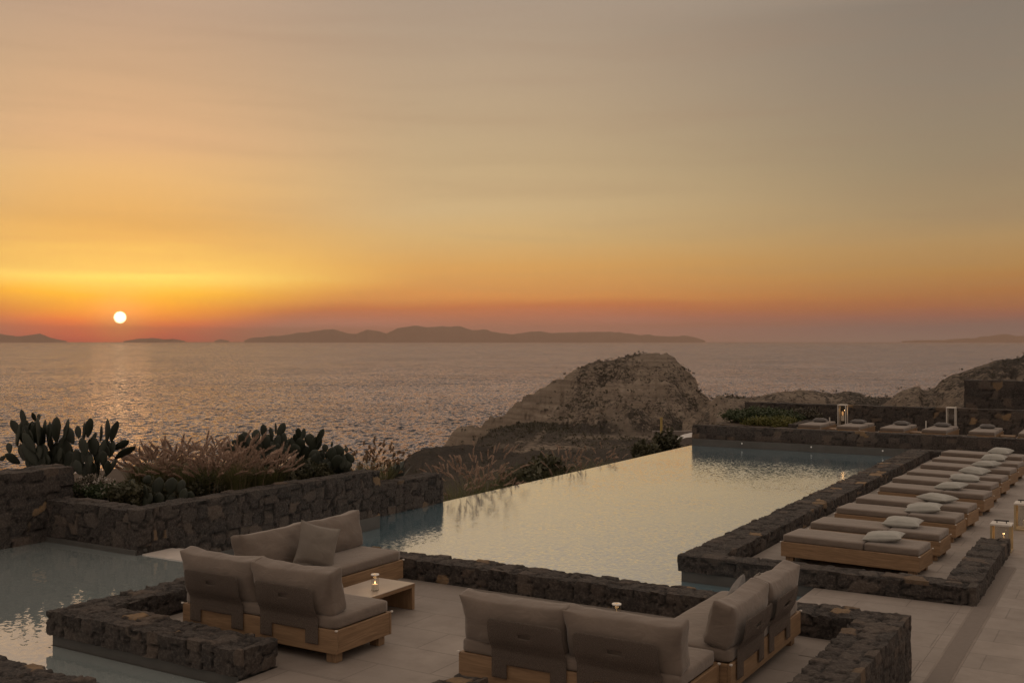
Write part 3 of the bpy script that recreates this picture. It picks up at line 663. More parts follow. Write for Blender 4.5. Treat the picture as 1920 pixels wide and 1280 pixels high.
A2 = zA(A2) + [(x, y, x+R.uniform(-9,9), y-R.uniform(18,28), R.uniform(11,16)) for x, y in ((R.uniform(145,205), R.uniform(850,895)) for _ in range(12))]
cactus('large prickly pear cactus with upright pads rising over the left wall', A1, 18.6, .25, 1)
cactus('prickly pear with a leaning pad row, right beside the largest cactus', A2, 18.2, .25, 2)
B = [(560,390,585,285,70),(640,295,640,250,55),(760,290,720,190,75),(820,270,825,170,75),(890,230,885,125,60),(920,330,895,210,90),(965,240,945,150,40),(990,200,988,110,25),(1010,230,1060,115,65),(990,330,1020,220,70),(800,360,790,260,100),(700,330,690,240,60),(870,420,860,280,110),(950,440,950,300,110),(760,440,760,330,110),(620,440,610,310,70),(850,560,850,400,100),(700,560,710,400,100),(960,560,950,420,100)]
C_ = [(1185,240,1185,155,50),(1160,260,1155,205,35),(1215,250,1235,160,45),(1280,300,1285,205,85),(1350,280,1395,165,45),(1110,310,1105,245,80),(1200,330,1200,240,90),(1300,330,1310,270,80),(1150,400,1150,290,110),(1240,420,1240,310,120),(1080,380,1075,280,70),(1160,560,1160,380,110),(1250,560,1240,400,110)]
D_ = [(1420,350,1410,290,60),(1470,310,1475,270,25),(1530,400,1525,300,110),(1600,350,1595,315,40),(1600,430,1650,390,90),(1470,440,1475,340,120),(1340,420,1310,345,110),(1600,500,1600,430,100),(1400,520,1400,430,120),(1500,540,1500,440,120),(1320,520,1330,420,110),(1580,580,1585,480,110),(1430,590,1430,490,120),(1510,600,1510,500,120)]
B_ = zB(B) + [(x, y, x+R.uniform(-9,9), y-R.uniform(22,30), R.uniform(14,20)) for x, y in ((R.uniform(440,545), R.uniform(838,880)) for _ in range(20))]
Cx = zB(C_) + [(x, y, x+R.uniform(-9,9), y-R.uniform(20,28), R.uniform(13,18)) for x, y in ((R.uniform(545,605), R.uniform(842,885)) for _ in range(14))]
Dx = zB(D_) + [(x, y, x+R.uniform(-9,9), y-R.uniform(20,27), R.uniform(16,22)) for x, y in ((R.uniform(592,655), R.uniform(862,898)) for _ in range(12))]
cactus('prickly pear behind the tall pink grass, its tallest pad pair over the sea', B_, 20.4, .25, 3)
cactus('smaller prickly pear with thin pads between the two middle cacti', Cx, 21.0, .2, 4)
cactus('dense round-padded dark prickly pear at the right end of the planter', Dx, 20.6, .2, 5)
E_ = [(1480,1170,1460,930,110),(1590,1120,1580,940,70),(1700,1060,1740,860,120),(1850,1020,1880,860,130),(1850,1170,1860,1010,110),(1560,1170,1640,1030,110),(1720,1170,1740,1020,120),(1950,1160,2020,980,120),(2050,1160,2080,1010,110),(1420,950,1440,870,90),(1640,900,1580,840,100),(1960,1020,1990,880,110)]
cactus('low prickly pear with broad pads just behind the planter wall corner', zA(E_), 17.1, .15, 6)

def strip(V, F, base, dirv, L, w, bend, n=5, side=None):
    """curved tapering blade"""
    i0 = len(V); up = Vector((0,0,1)); side = side or Vector((-dirv.y, dirv.x, 0)).normalized()
    p = Vector(base); ang = bend[0]
    for k in range(n+1):
        f = k/n; ww = w*(1-f)**.7 if k < n else 0
        V.append(p - side*ww); V.append(p + side*ww)
        a = bend[0] + (bend[1]-bend[0])*f
        p = p + (dirv*math.sin(a) + up*math.cos(a))*(L/n)
    for k in range(n): F.append((i0+2*k, i0+2*k+1, i0+2*k+3, i0+2*k+2))
    return p, a
def plume(V, F, base, d, L, r, R):
    """bottle-brush seed head: bristles round a curved axis"""
    ax = d.normalized(); s = ax.cross(Vector((.3,.2,.9))).normalized(); t = ax.cross(s)
    n = 46
    for k in range(n):
        f = k/n; p = base + ax*(L*f) + Vector((0,0,-.12*L*f*f)); a = R.uniform(0, 6.28); rr = r*(.55+.6*math.sin(math.pi*min(1,f*1.0+.08)))
        o_ = s*math.cos(a)+t*math.sin(a); tip = p + o_*rr + ax*rr*1.5; w = o_.cross(ax)*(.008+.004*R.random()) 
        i0 = len(V); V += [p-w, p+w, tip]; F.append((i0, i0+1, i0+2))
    i0 = len(V)
    for k in range(5):
        f = k/4; p = base + ax*(L*f) + Vector((0,0,-.12*L*f*f)); q = r*.45*math.sin(math.pi*(.1+.85*f))
        for a in (0, 2.09, 4.19): V.append(p + (s*math.cos(a)+t*math.sin(a))*q)
    for k in range(4):
        for a in range(3): F.append((i0+k*3+a, i0+k*3+(a+1)%3, i0+k*3+3+(a+1)%3, i0+k*3+3+a))
def fountain_grass(label, loc, rad_, h, nb, npl, seed, grp, plmat='grass_plume', lean=(0,0), pl_len=.2):
    R = random.Random(seed); t = thing('fountain_grass', label, 'ornamental grass', loc, 0, grp)
    V = []; F = []; V2 = []; F2 = []; LN = Vector((lean[0], lean[1], 0))
    for i in range(nb):
        a = R.uniform(0, 6.283); d = Vector((math.cos(a), math.sin(a), 0)); b = d*R.uniform(0, rad_*.35)
        strip(V, F, b, (d+LN).normalized(), h*R.uniform(.6,1.3), R.uniform(.004,.007), (R.uniform(.05,.35), R.uniform(.7,1.7)), 5)
    for i in range(npl):
        a = R.uniform(0, 6.283); d = (Vector((math.cos(a), math.sin(a), 0))*R.uniform(.3,1)+LN); d = d.normalized() if d.length > .01 else Vector((1,0,0))
        b = d*R.uniform(0, rad_*.55); e = R.uniform(.12,1.15)
        p, an = strip(V2, F2, b, d, h*R.uniform(.5,1.2), .0025, (R.uniform(.0,.15), e), 5)
        an += .15; plume(V2, F2, p, d*math.sin(an)+Vector((0,0,math.cos(an))), pl_len*R.uniform(.75,1.25), R.uniform(.028,.042), R)
    from_np('leaves', V, F, 'grass_blade', t); from_np('plumes', V2, F2, plmat, t); return t
GR = 'pink fountain grasses in the planter'
gl = [(262,898,.62,'feathery pink grass at the foot of the leaning cactus'), (300,905,.72,'pink plumed grass behind the low broad-padded cactus'), (345,908,.74,'tall pink plumed grass left of the planter middle'), (318,893,.70,'rear pink grass standing against the sea left of the middle'), (372,896,.72,'rear pink grass in the middle of the planter'), (392,914,.74,'pink grass left of the big front clump'),
      (442,935,.84,'big arching fountain grass clump at the front edge of the planter'), (415,905,.62,'pink grass just behind the big arching clump'), (482,915,.56,'pink plumed grass in front of the middle cactus'), (512,908,.5,'tall pink plumes overlapping the middle cactus pads'), (455,900,.52,'pink grass at the left foot of the middle cactus'), (285,893,.6,'slender rear pink grass near the leaning cactus')]
for i, (px, py, h, lb) in enumerate(gl):
    p = on_z(px, py+12, .84)
    if p.x > -13.75: p = on_x(px, -13.75, .84)
    fountain_grass(lb, (p.x, p.y, .83), .6, h*.76, 420, 36 if i != 6 else 60, 100+i, GR, lean=(.12,-.1), pl_len=.27)
for i, (px, h, lb) in enumerate([(678,.85,'dry pale grass right of the round-padded cactus'), (700,.85,'thin dry grass tuft left of the agave'), (722,.75,'sparse dry grass stalks beside the agave')]):
    p = on_x(px, -14.3, .3); fountain_grass(lb, (p.x, p.y, .2), .35, h*1.0, 200, 34, 140+i, 'dry grasses by the agave', 'dry_stalk', pl_len=.10)
for i, (px, X, z, h, n, lb) in enumerate([(850,-14.5,-1.0,1.35,26,'pink plumed grass touching the end of the lower wall'), (882,-14.7,-1.0,1.45,34,'large pink plumed grass behind the pool edge'), (914,-14.9,-1.05,1.6,34,'tallest pink plumed grass behind the pool edge'),
                                   (1072,-14.8,-1.1,1.2,24,'short pink grass right of the dark shrub'), (948,-14.5,-1.1,1.2,16,'low pink grass in front of the dark leafy shrubs'), (1050,-14.7,-1.1,1.2,16,'low pink grass at the right foot of the dark leafy shrubs'), (1100,-14.9,-1.15,1.3,12,'thin pink grass standing alone right of the short one'), (1135,-15.,-1.2,1.2,8,'sparse dry grass along the middle of the pool edge')]):
    p = on_x(px, X, z); fountain_grass(lb, p, .6, h*.78, 380, int(n*1.3), 160+i, 'pink grasses beyond the pool edge', lean=(.12,0), pl_len=.26)

def leaf_clump(V, F, c, r, n, ls, R, flat_=1.):
    for i in range(n):
        d = Vector((R.gauss(0,1), R.gauss(0,1), R.gauss(0,1))).normalized(); q = R.random()**.4
        p = c + Vector((d.x*r[0]*q, d.y*r[1]*q, d.z*r[2]*q))
        a = Vector((R.gauss(0,1), R.gauss(0,1), R.gauss(0,.6)+.5)).normalized(); b = a.cross(d).normalized() if a.cross(d).length > .1 else Vector((1,0,0))
        L = ls*R.uniform(.6,1.4); w = L*.28*flat_; i0 = len(V)
        V += [p, p+a*L*.5+b*w, p+a*L, p+a*L*.5-b*w]; F.append((i0,i0+1,i0+2,i0+3))
def shrub(label, loc, r, nclump, nleaf, ls, mat, seed, grp, cat='shrub', name='shrub', flowers=0, flat_=1.):
    R = random.Random(seed); t = thing(name, label, cat, loc, 0, grp); V = []; F = []
    for i in range(nclump):
        a = R.uniform(0,6.28); q = R.random()**.5*.8; z = R.uniform(.15,.8)*math.sqrt(max(0,1-q*q))
        c = Vector((math.cos(a)*q*r[0], math.sin(a)*q*r[1], z*r[2])); s = R.uniform(.22,.4)
        leaf_clump(V, F, c, (r[0]*s, r[1]*s, r[2]*s), nleaf, ls, R, flat_)
    from_np('foliage', V, F, mat, t)
    V = []; F = []
    for i in range(14):
        a = R.uniform(0,6.28); d = Vector((math.cos(a), math.sin(a), 0)); strip(V, F, d*r[0]*.05, d, r[2]*.8, .012, (.2, .9), 4)
    from_np('stems', V, F, 'woody_stem', t)
    if flowers:
        V = []; F = []
        for i in range(flowers):
            a = R.uniform(0,6.28); q = R.random()**.5; c = Vector((math.cos(a)*q*r[0], math.sin(a)*q*r[1], r[2]*(math.sqrt(max(0,1-q*q))*.95+.05)))
            leaf_clump(V, F, c, (.015,.015,.015), 4, .03, R, 2.)
        from_np('flowers', V, F, 'flower_white', t)
    return t
p = on_z(185, 945, .84); shrub('low bushy flowering plant with tiny pale blooms under the leaning cactus', (p.x-.25, p.y+.35, .83), (.85,.4,.36), 34, 120, .05, 'shrub_dark', 5, 'flowering', flowers=40)
p = on_z(150, 940, .84); shrub('small fine-leaved bush squeezed against the taller left wall', (p.x-.1, p.y+.3, .83), (.4,.35,.42), 16, 120, .05, 'scrub_leaf', 6, 'flowering', flowers=12)
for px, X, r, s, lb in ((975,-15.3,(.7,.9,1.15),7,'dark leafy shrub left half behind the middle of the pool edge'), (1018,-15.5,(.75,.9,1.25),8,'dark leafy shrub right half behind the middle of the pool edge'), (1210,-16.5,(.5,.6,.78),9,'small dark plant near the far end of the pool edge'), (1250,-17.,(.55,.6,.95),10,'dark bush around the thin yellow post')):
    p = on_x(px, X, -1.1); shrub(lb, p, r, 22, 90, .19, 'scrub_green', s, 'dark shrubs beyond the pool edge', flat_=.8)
def agave(label, loc, s, n, seed):
    R = random.Random(seed); V = []; F = []
    for i in range(n):
        a = i*2.4+R.uniform(-.2,.2); d = Vector((math.cos(a), math.sin(a), 0)); sd = Vector((-d.y, d.x, 0)); i0 = len(V); th = R.uniform(.1,.75); L = s*R.uniform(.8,1.1); p = d*.04; m = 7
        for k in range(m+1):
            f = k/m; w = s*.12*(math.sin(math.pi*min(1,f*.8+.25))**.8)*(1-f**4) + .002; an = th*(.6+.5*f)
            V += [p-sd*w+Vector((0,0,w*.25)), p, p+sd*w+Vector((0,0,w*.25)), p-d*w*.25-Vector((0,0,w*.3))]
            p = p + (d*math.sin(an)+Vector((0,0,math.cos(an))))*(L/m)
        for k in range(m):
            for j in range(4): F.append((i0+4*k+j, i0+4*k+(j+1)%4, i0+4*k+4+(j+1)%4, i0+4*k+4+j))
    return tag(from_np('agave', V, F, 'agave_leaf', None, False, loc), label, 'agave')
for i, (px, X, r, lb) in enumerate(((238,-14.3,(.42,.35,.42),'olive bush at the left end of the pink grasses'), (300,-14.1,(.40,.3,.36),'olive bush right behind the low broad-padded cactus'), (388,-14.0,(.36,.3,.34),'olive bush between the pink grasses left of the arching clump'), (515,-13.9,(.45,.35,.40),'dark olive bush at the planter edge below the middle cactus'), (560,-13.9,(.5,.35,.42),'dark olive bush at the planter edge below the small cactus'), (600,-13.8,(.35,.3,.30),'low olive bush at the foot of the round-padded cactus'))):
    p = on_x(px, X, .83); shrub(lb, p, r, 22, 110, .07, 'scrub_green', 60+i, 'olive bushes in the planter')
p = on_x(742, -14.45, .2); agave('blue-grey agave with stiff pointed leaves above the lower wall', p, .72, 16, 3)
# far terrace planter
slab('planter_soil', [(-13.3,36.4,.19,-10.7,39.9,.5)], 'soil')
stone_wall('low stone kerb round the shrub bed on the far terrace', [(-10.68,36.3,-10.42,39.8)], .15, .62, .06, seed=71)
shrub('wide dark green shrub mound at the far left corner of the far terrace', (-12.2,38.0,.45), (1.5,1.2,.62), 70, 160, .09, 'shrub_dark', 21, 'shrub mounds on the far terrace')
shrub('yellow-green shrub mound in front of the darker shrub on the far terrace', (-11.5,37.0,.45), (1.15,.6,.40), 50, 150, .08, 'shrub_bright', 22, 'shrub mounds on the far terrace')
shrub('grey-green bush behind the two shrub mounds', (-10.9,39.0,.4), (.8,.6,.65), 34, 130, .09, 'scrub_leaf', 23, 'shrub mounds on the far terrace')

# ------------------------------------------------------------------ land
HILL = [(740,905),(829,834),(840,818),(857,796),(880,794.5),(905,794),(911,785),(919,777),(932,777.5),(946,775),(952,766),(958,758),(968,751),(980,747),(981,740),(1000,732),(1025,718.6),(1040,711),(1056,706),(1057,700),(1070,693),(1084,686),(1101,677),(1125,671.5),(1142,670),(1163,665),(1180,661),(1200.6,659),(1225,658.5),(1249,658),(1258,661),(1266,667),(1276,679),(1286.6,689),(1297,696),(1304,703),(1308,714),(1310,727),(1324,737.5),(1338,751),(1359,763),(1386,772),(1450,800),(1500,830)]
MOUND = [(690,960),(735,905),(747,875),(760.6,858),(775,848),(791.5,840.6),(819,835.5),(850,833),(877.5,831),(910,834),(960,845),(1010,860),(1060,880)]
RIDGE = [(1280,790),(1330,752),(1345,740),(1352,739),(1360,744),(1383,747),(1413,743),(1430,740),(1447,737),(1472,733),(1495,731),(1523,731.7),(1545,735),(1563,736),(1580,733),(1594,732),(1611,734),(1624,741.6),(1650,744),(1672,744),(1700,747),(1800,755),(2100,760)]
RHILL = [(1600,790),(1660,752),(1672,744.5),(1682,735),(1691,727.5),(1708,723),(1725,720),(1727.5,725),(1740,727.5),(1752,722),(1757,716.5),(1766,708),(1785,699),(1813,690),(1840,681),(1860,675),(1880,671),(1900,668),(1920,666),(2000,655),(2200,640),(2600,650)]
SEA_Z = -32.0
pxs = np.concatenate([np.arange(-700, 700, 14.), np.arange(700, 1420, 2.6), np.arange(1420, 1960, 4.), np.arange(1960, 3600, 20.)])
ds = np.concatenate([np.geomspace(17, 80, 40)[:-1], np.linspace(80, 175, 50)[:-1], np.linspace(175, 262, 70)[:-1], np.geomspace(262, 600, 26)])
PX, DD = np.meshgrid(pxs, ds, indexing='ij')
def prof(tab): t = np.array([(tab[0][0]-60,1500)]+tab+[(tab[-1][0]+120,1500)]); return np.interp(PX, t[:,0], t[:,1], left=3000, right=3000)
LL = DD*(PX-960)/FPX; WX = FW[0]*DD+RT[0]*LL; WY = FW[1]*DD+RT[1]*LL
P3 = np.stack([WX.ravel(), WY.ravel(), np.zeros(WX.size)], 1)
def fb(s, seed, octv=4):
    r = 0; a = 1.
    for k in range(octv): r = r + a*vnoise(P3, s*2**k, seed+k).reshape(WX.shape); a *= .52
    return r
n_big = fb(.02, 400, 4); n_mid = fb(.09, 410, 4); n_fine = fb(.45, 420, 3)
coast = np.interp(PX, [-700,600,720,750,800,850,900,1000,1300,1420,1700,1800,3600], [26,26,36,60,88,92,150,235,268,240,200,190,190])
base = -1.9 - (DD-20)*.060 + n_big*2.5*np.clip((DD-30)/60,0,1) + n_mid*.8*np.clip((DD-22)/40,0,1)
base = base - np.interp(PX, [700,760,900,1000], [3.0,3.0,1.2,0.])*np.clip((DD-25)/35, 0, 1)
base = np.where(PX > 1340, np.maximum(base, -1.9-(DD-20)*.035 + n_mid*.6), base)
fall = np.maximum(0, DD-coast); base = base - fall*(.55+.25*n_big) - fall**2*.002
def ridge(tab, d0, kf, kb, pf=1., rough=1., terr=0.):
    y = prof(tab); zr = CAM_H - (y-EYE)*d0/FPX + (np.abs(vnoise(np.stack([PX.ravel()*.10, PX.ravel()*0+d0, PX.ravel()*0], 1), 1., 480)).reshape(PX.shape)*.7-.2 + vnoise(np.stack([PX.ravel()*.33, PX.ravel()*0+d0, PX.ravel()*0], 1), 1., 481).reshape(PX.shape)*.28)*rough*d0/235
    f = np.maximum(0, d0-DD); b = np.maximum(0, DD-d0)
    gully = np.abs(fb(.05, 430+int(d0), 3))*3.4
    z = zr - kf*f**pf - kb*b
    Pg = np.stack([PX.ravel()*.045, DD.ravel()*.022, np.zeros(PX.size)], 1); er = sum(np.abs(vnoise(Pg, 1.9**k, 450+k+int(d0)))*.62**k for k in range(4)).reshape(PX.shape)
    rk = np.abs(fb(.16, 470, 4))
    z = z + ((.45-er)*1.5*rough*np.clip(f/8, 0, 1) - rk*2.6*rough*np.clip(f/6, 0, 1)) + (n_mid*1.6*rough + n_fine*.45*rough - gully*rough)*np.clip(f/14, 0, 1) + n_fine*.22*rough
    if terr: z = np.where(f > 0, z*(1-terr) + terr*(np.round((z+n_mid*1.5)/1.6)*1.6), z)
    return z
zh = ridge(HILL, 235., .30, .9, .80, 1.2, .15)
q_ = (zh + n_mid*.9 + fb(.3, 495, 3)*.5)/1.5; qf = q_-np.floor(q_); st_ = (np.floor(q_) + np.clip((qf-.55)/.45, 0, 1)**2)*1.5 - n_mid*.9
mk_ = .75*np.interp(PX, [820,840,1020,1090], [0,1,1,.25])*np.clip((235-DD)/6, 0, 1); zh = zh*(1-mk_) + st_*mk_
zm = ridge(MOUND, 92., .06, .6, 1., .45)
zr_ = ridge(RIDGE, 150., .045, .5, 1., .6)
zr2 = ridge(RHILL, 128., .03, .5, 1., .8)
Z = np.maximum.reduce([base, zh, zm, zr_, zr2]); Z = np.maximum(Z, SEA_Z-3)
keep = np.clip((DD-60)/25, 0, 1); Z = np.where(DD < 85, np.minimum(Z, base)*(1-keep)+Z*keep, Z)
nearcap = np.interp(DD, [17,45,60,90], [-1.9,-2.2,-2.6,5.]); Z = np.minimum(Z, nearcap)
Vt = np.stack([WX.ravel(), WY.ravel(), Z.ravel()], 1); ni, nj = PX.shape
ii, jj = np.meshgrid(np.arange(ni-1), np.arange(nj-1), indexing='ij'); a = (ii*nj+jj).ravel()
Ft = np.stack([a, a+nj, a+nj+1, a+1], 1)
o = from_np('terrain', Vt, Ft.tolist(), 'dry_hillside', None, True); tag(o, kind='structure')
gx, gy = np.gradient(Z, axis=0), np.gradient(Z, axis=1)
slope = np.abs(np.gradient(Z, axis=1)/np.gradient(DD, axis=1))
# R: scrub cover, G: bare pale tracks
rowY = EYE + (CAM_H-Z)*FPX/DD
on_hill = (zh >= Z-.05) & (DD > 148)
scrub = .74 + n_big*.5 + n_mid*.4
cliff = np.interp(PX+n_mid*14, [820,835,1010,1060,1085], [.3,0,0,.5,1.])
dome = .43 + fb(.16, 490, 3)*.35
band = np.exp(-(((PX-1075)*.80+(rowY-745)*.60)/26.)**2)*.2*np.clip((rowY-690)/20, 0, 1) + np.exp(-((PX-1120)/40.)**2-((rowY-750)/24.)**2)*.15
scrub = np.where(on_hill, .12 + n_mid*.15 + cliff*(dome-.12) + band*.5, scrub)
scrub = np.where(on_hill & (rowY > 792) & (PX > 1000), .64 + n_mid*.3, scrub)
scrub = np.where((zm >= Z-.05), .92, scrub); scrub = np.where(PX > 1640, scrub-.30, scrub); scrub = np.where((PX > 1330) & (PX <= 1640), scrub-.2, scrub)
track = np.zeros_like(Z)
def trk(pts, w):
    global track
    for (x0,y0),(x1,y1) in zip(pts[:-1], pts[1:]):
        vx, vy = x1-x0, y1-y0; t = np.clip(((PX-x0)*vx+(rowY-y0)*vy)/(vx*vx+vy*vy), 0, 1)
        q = np.hypot(PX-x0-t*vx, rowY-y0-t*vy); track = np.maximum(track, np.where(DD > 120, np.clip(1.3-q/w, 0, 1), 0))
track = np.where(on_hill & (PX < 1050), .22 + n_mid*.25, track)
trk([(995,835),(1020,808),(1030,792),(1042,774)], 6); trk([(1042,788),(1075,775),(1110,745),(1128,730)], 6); trk([(1140,775),(1165,790),(1178,808)], 14); trk([(1060,820),(1160,818),(1310,815)], 4)
ca = o.data.attributes.new('ground', 'FLOAT_COLOR', 'POINT')
ca.data.foreach_set('color', np.stack([np.clip(scrub,0,1).ravel(), np.clip(track,0,1).ravel()*.8, np.zeros(Z.size), np.ones(Z.size)], 1).astype(np.float32).ravel())
# scrub tufts over the hillsides (uncountable)
R = random.Random(5); V = []; F = []
flatS = np.clip(scrub, 0.03, 1).ravel(); vis = ((DD > 50) & (DD < 255) & (PX > 735) & (PX < 1960) & (Z > SEA_Z+4)).ravel()
wgt = flatS**1.6*vis*(DD.ravel()); cand = RNG.choice(len(flatS), 6000, p=wgt/wgt.sum())
for c in cand:
    p = Vector(Vt[c]) + Vector((R.uniform(-1,1), R.uniform(-1,1), 0)); s = R.uniform(.2,.5)*(1.6 if R.random() < .08 else 1)*min(1, DD.ravel()[c]/235)
    leaf_clump(V, F, p+Vector((0,0,s*.35)), (s, s, s*.6), 14, s*.6, R, 1.5)
tag(from_np('scrub', V, F, 'scrub_leaf'), kind='stuff')

# pale slab wall, white canvas and yellow post beyond the pool
t = thing('slab_wall', 'pale concrete slab wall low on the hillside beyond the pool corner', 'wall', (0,0,0))
c = ray(1272, 812, 95.); t.location = c; t.rotation_euler = (0,0,YAW)
bm = bmesh.new(); bx(bm, -2.35,-.2,-1.0, 2.6,.2,.22, bev=.02); obj('slab', bm, 'pale_concrete', t)
t = thing('canvas_cover', 'white sloping canvas cover left of the far pool corner', 'canvas', ray(1296, 824, 62.), YAW)
V = []; F = []; n = 14
for i in range(n+1):
    for j in range(n+1):
        u = i/n; v = j/n; z = .62*u**.8*(1-.35*abs(v-.5)) + .04*math.sin(u*9+v*5)
        V.append((-.85+1.7*u, -.8+1.6*v, z))
for i in range(n):
    for j in range(n): F.append((i*(n+1)+j, (i+1)*(n+1)+j, (i+1)*(n+1)+j+1, i*(n+1)+j+1))
from_np('sheet', V, F, 'white_canvas', t, True)
bm = bmesh.new(); bx(bm, .78,-.06,-.8,.84,.06,.5); bx(bm, -.8,-.06,-.8,-.74,.06,.0); obj('pole', bm, 'woody_stem', t)
t = thing('marker_post', 'thin yellow post among the dark bushes near the far pool edge', 'post', on_x(1240,-17.5,-1.3)); bm = bmesh.new(); cyl(bm, 0,0,0,1.55,.05,n=10); obj('pole', bm, 'yellow_paint', t); bm = bmesh.new(); cyl(bm, 0,0,1.55,1.6,.065,n=10); obj('cap', bm, 'yellow_paint', t)

# ------------------------------------------------------------------ sea and far islands
bm = bmesh.new(); S = 56000.
bm.faces.new([bm.verts.new(v) for v in ((-S,-2000,SEA_Z),(S,-2000,SEA_Z),(S,S,SEA_Z),(-S,S,SEA_Z))]); tag(obj('sea', bm, 'sea_water'), kind='structure')
ISL = [[(458,637.5),(470,632),(520,628),(560,622),(590,618),(610,615),(625,614.5),(650,622),(668,624),(690,614),(710,619),(725,622),(745,612),(780,606.5),(800,609.5),(815,608),(850,607.5),(870,610),(885,616),(910,615),(930,620),(960,625),(990,620),(1015,619),(1030,622),(1060,620.5),(1100,619.5),(1130,619.5),(1160,620),(1180,623),(1205,627),(1212,624.5),(1240,629),(1270,629),(1283,627),(1300,630),(1322,638)],
       [(-260,638),(-150,628),(-60,622),(0,624),(30,629),(50,627),(75,623),(85,627),(105,635),(125,638)], [(232,638.5),(262,634),(285,632),(300,634),(308,636),(325,634),(348,638.5)], [(402,638.5),(415,635),(430,638.5)],
       [(1690,639),(1720,637),(1770,637),(1790,634),(1820,633),(1850,629),(1880,624),(1900,627),(1920,628),(1990,630),(2100,638)]]
for q, tab in enumerate(ISL):
    tb = np.array(tab); d0 = 38000.; n = int((tb[-1,0]-tb[0,0])/1.5)+8; V = []; F = []; m = 9
    for i in range(n+1):
        px = tb[0,0]+(tb[-1,0]-tb[0,0])*i/n; y = np.interp(px, tb[:,0], tb[:,1]); y += mnoise.fractal(Vector((px*.06+q*9, 0, 0)), 1., 2., 4)*1.7*min(1, max(0, 639-y)/9)
        hgt = max(0, (640.6-y))*d0/FPX
        for j in range(m+1):
            s = j/m*2-1; dd = d0 + s*2600*(.35+hgt/600) + mnoise.noise(Vector((px*.03, s*2, q)))*500
            k = max(0, 1-abs(s))**1.1; rr = 1+.25*mnoise.fractal(Vector((px*.05, s*3, q*3.)), 1., 2., 3)*(1-k)
            p = ray(px, EYE, dd); V.append((p.x, p.y, SEA_Z-8+(hgt+34)*k*rr))
    for i in range(n):
        for j in range(m): F.append((i*(m+1)+j, (i+1)*(m+1)+j, (i+1)*(m+1)+j+1, i*(m+1)+j+1))
    tag(from_np('island', V, F, 'far_rock', None, True), kind='structure')

# ------------------------------------------------------------------ air, sky, sun
HAZE = 2.7e-5
m, T, o_ = material('sea_haze'); pv = T.new('ShaderNodeVolumePrincipled', inp={'Color': (.95,.65,.50,1), 'Density': HAZE, 'Anisotropy': .35}); T.l.new(pv.outputs[0], o_.inputs['Volume'])
bm = bmesh.new(); bx(bm, -58000,-2500,SEA_Z-9.5, 58000,58000,900.); tag(obj('haze', bm, 'sea_haze'), kind='stuff')

sun_az = math.atan2(FW[1], FW[0]) + math.atan(735/FPX); sun_el = math.atan(45/math.hypot(735, FPX))
SD = Vector((math.cos(sun_az)*math.cos(sun_el), math.sin(sun_az)*math.cos(sun_el), math.sin(sun_el)))
W = bpy.data.worlds.new('World'); SC.world = W; W.use_nodes = True; T = NT(W.node_tree); T.n.clear()
out = T.new('ShaderNodeOutputWorld')
d = T.vmath('NORMALIZE', T.new('ShaderNodeTexCoord').outputs['Generated'])
sx = T.new('ShaderNodeSeparateXYZ'); T.l.new(d, sx.inputs[0])
el = T.math('MULTIPLY', T.math('ARCSINE', sx.outputs[2]), 180/math.pi)
flatv = T.vmath('NORMALIZE', T.vmath('MULTIPLY', d, (1,1,0)))
ang = T.math('MULTIPLY', T.math('ARCCOSINE', T.math('MINIMUM', T.vmath('DOT_PRODUCT', flatv, (math.cos(sun_az), math.sin(sun_az), 0), 1), .999999)), 180/math.pi)
# thin streaky cloud: stretched along the horizon
az = T.new('ShaderNodeMath', operation='ARCTAN2'); T.l.new(sx.outputs[1], az.inputs[0]); T.l.new(sx.outputs[0], az.inputs[1])
cv = T.new('ShaderNodeCombineXYZ'); T.put(cv.inputs[0], T.math('MULTIPLY', az.outputs[0], 2.6)); T.put(cv.inputs[1], T.math('MULTIPLY', el, .62))
st = T.noise(cv.outputs[0], 1.3, 5, .55, .4)
cv2 = T.new('ShaderNodeCombineXYZ'); T.put(cv2.inputs[0], T.math('MULTIPLY', az.outputs[0], 1.2)); T.put(cv2.inputs[1], T.math('MULTIPLY', el, .16))
st2 = T.noise(cv2.outputs[0], 1.2, 3, .5)
elw = T.math('ADD', el, T.math('ADD', T.math('MULTIPLY', T.math('SUBTRACT', st, .5), 1.0), T.math('MULTIPLY', T.math('SUBTRACT', st2, .5), 1.6)))
pos = T.math('DIVIDE', T.math('ADD', T.mapr(el, 0, 1.5, 0, 1) if False else elw, 1.0), 41.0, clamp=True)
def ys(tab, hyp, S, k=1.):
    r = []
    for y, c in tab:
        e = math.degrees(math.atan((640-y)/hyp)) if y is not None else None
        t = math.exp(-HAZE*min(58000., 935./math.sin(rad(max(e, .5)))))       # air in front of the sky at this height
        r.append(((e+1)/41, tuple(max(.01, (v-q*(1-t))/t) for v, q in zip(lin(*c), S))))
    return sorted(r)
UPA = [(35, (150,136,124)), ]
ZEN = 1.9  # gain on the unseen upper sky, raised to light the foreground
A = ys([(700,(150,98,74)),(638,(186,104,72)),(624,(194,117,76)),(610,(216,134,70)),(592,(230,156,74)),(572,(248,176,66)),(548,(247,194,78)),(518,(251,221,116)),(490,(243,203,109)),(440,(223,179,103)),(410,(214,171,102)),(330,(218,178,120)),(250,(212,173,129)),(130,(196,164,129)),(0,(184,157,131))], 2103, (.13,.225,.14)) + [(.57, tuple(v*ZEN for v in lin(153,137,122))), (1, tuple(v*ZEN for v in lin(153,139,126)))]
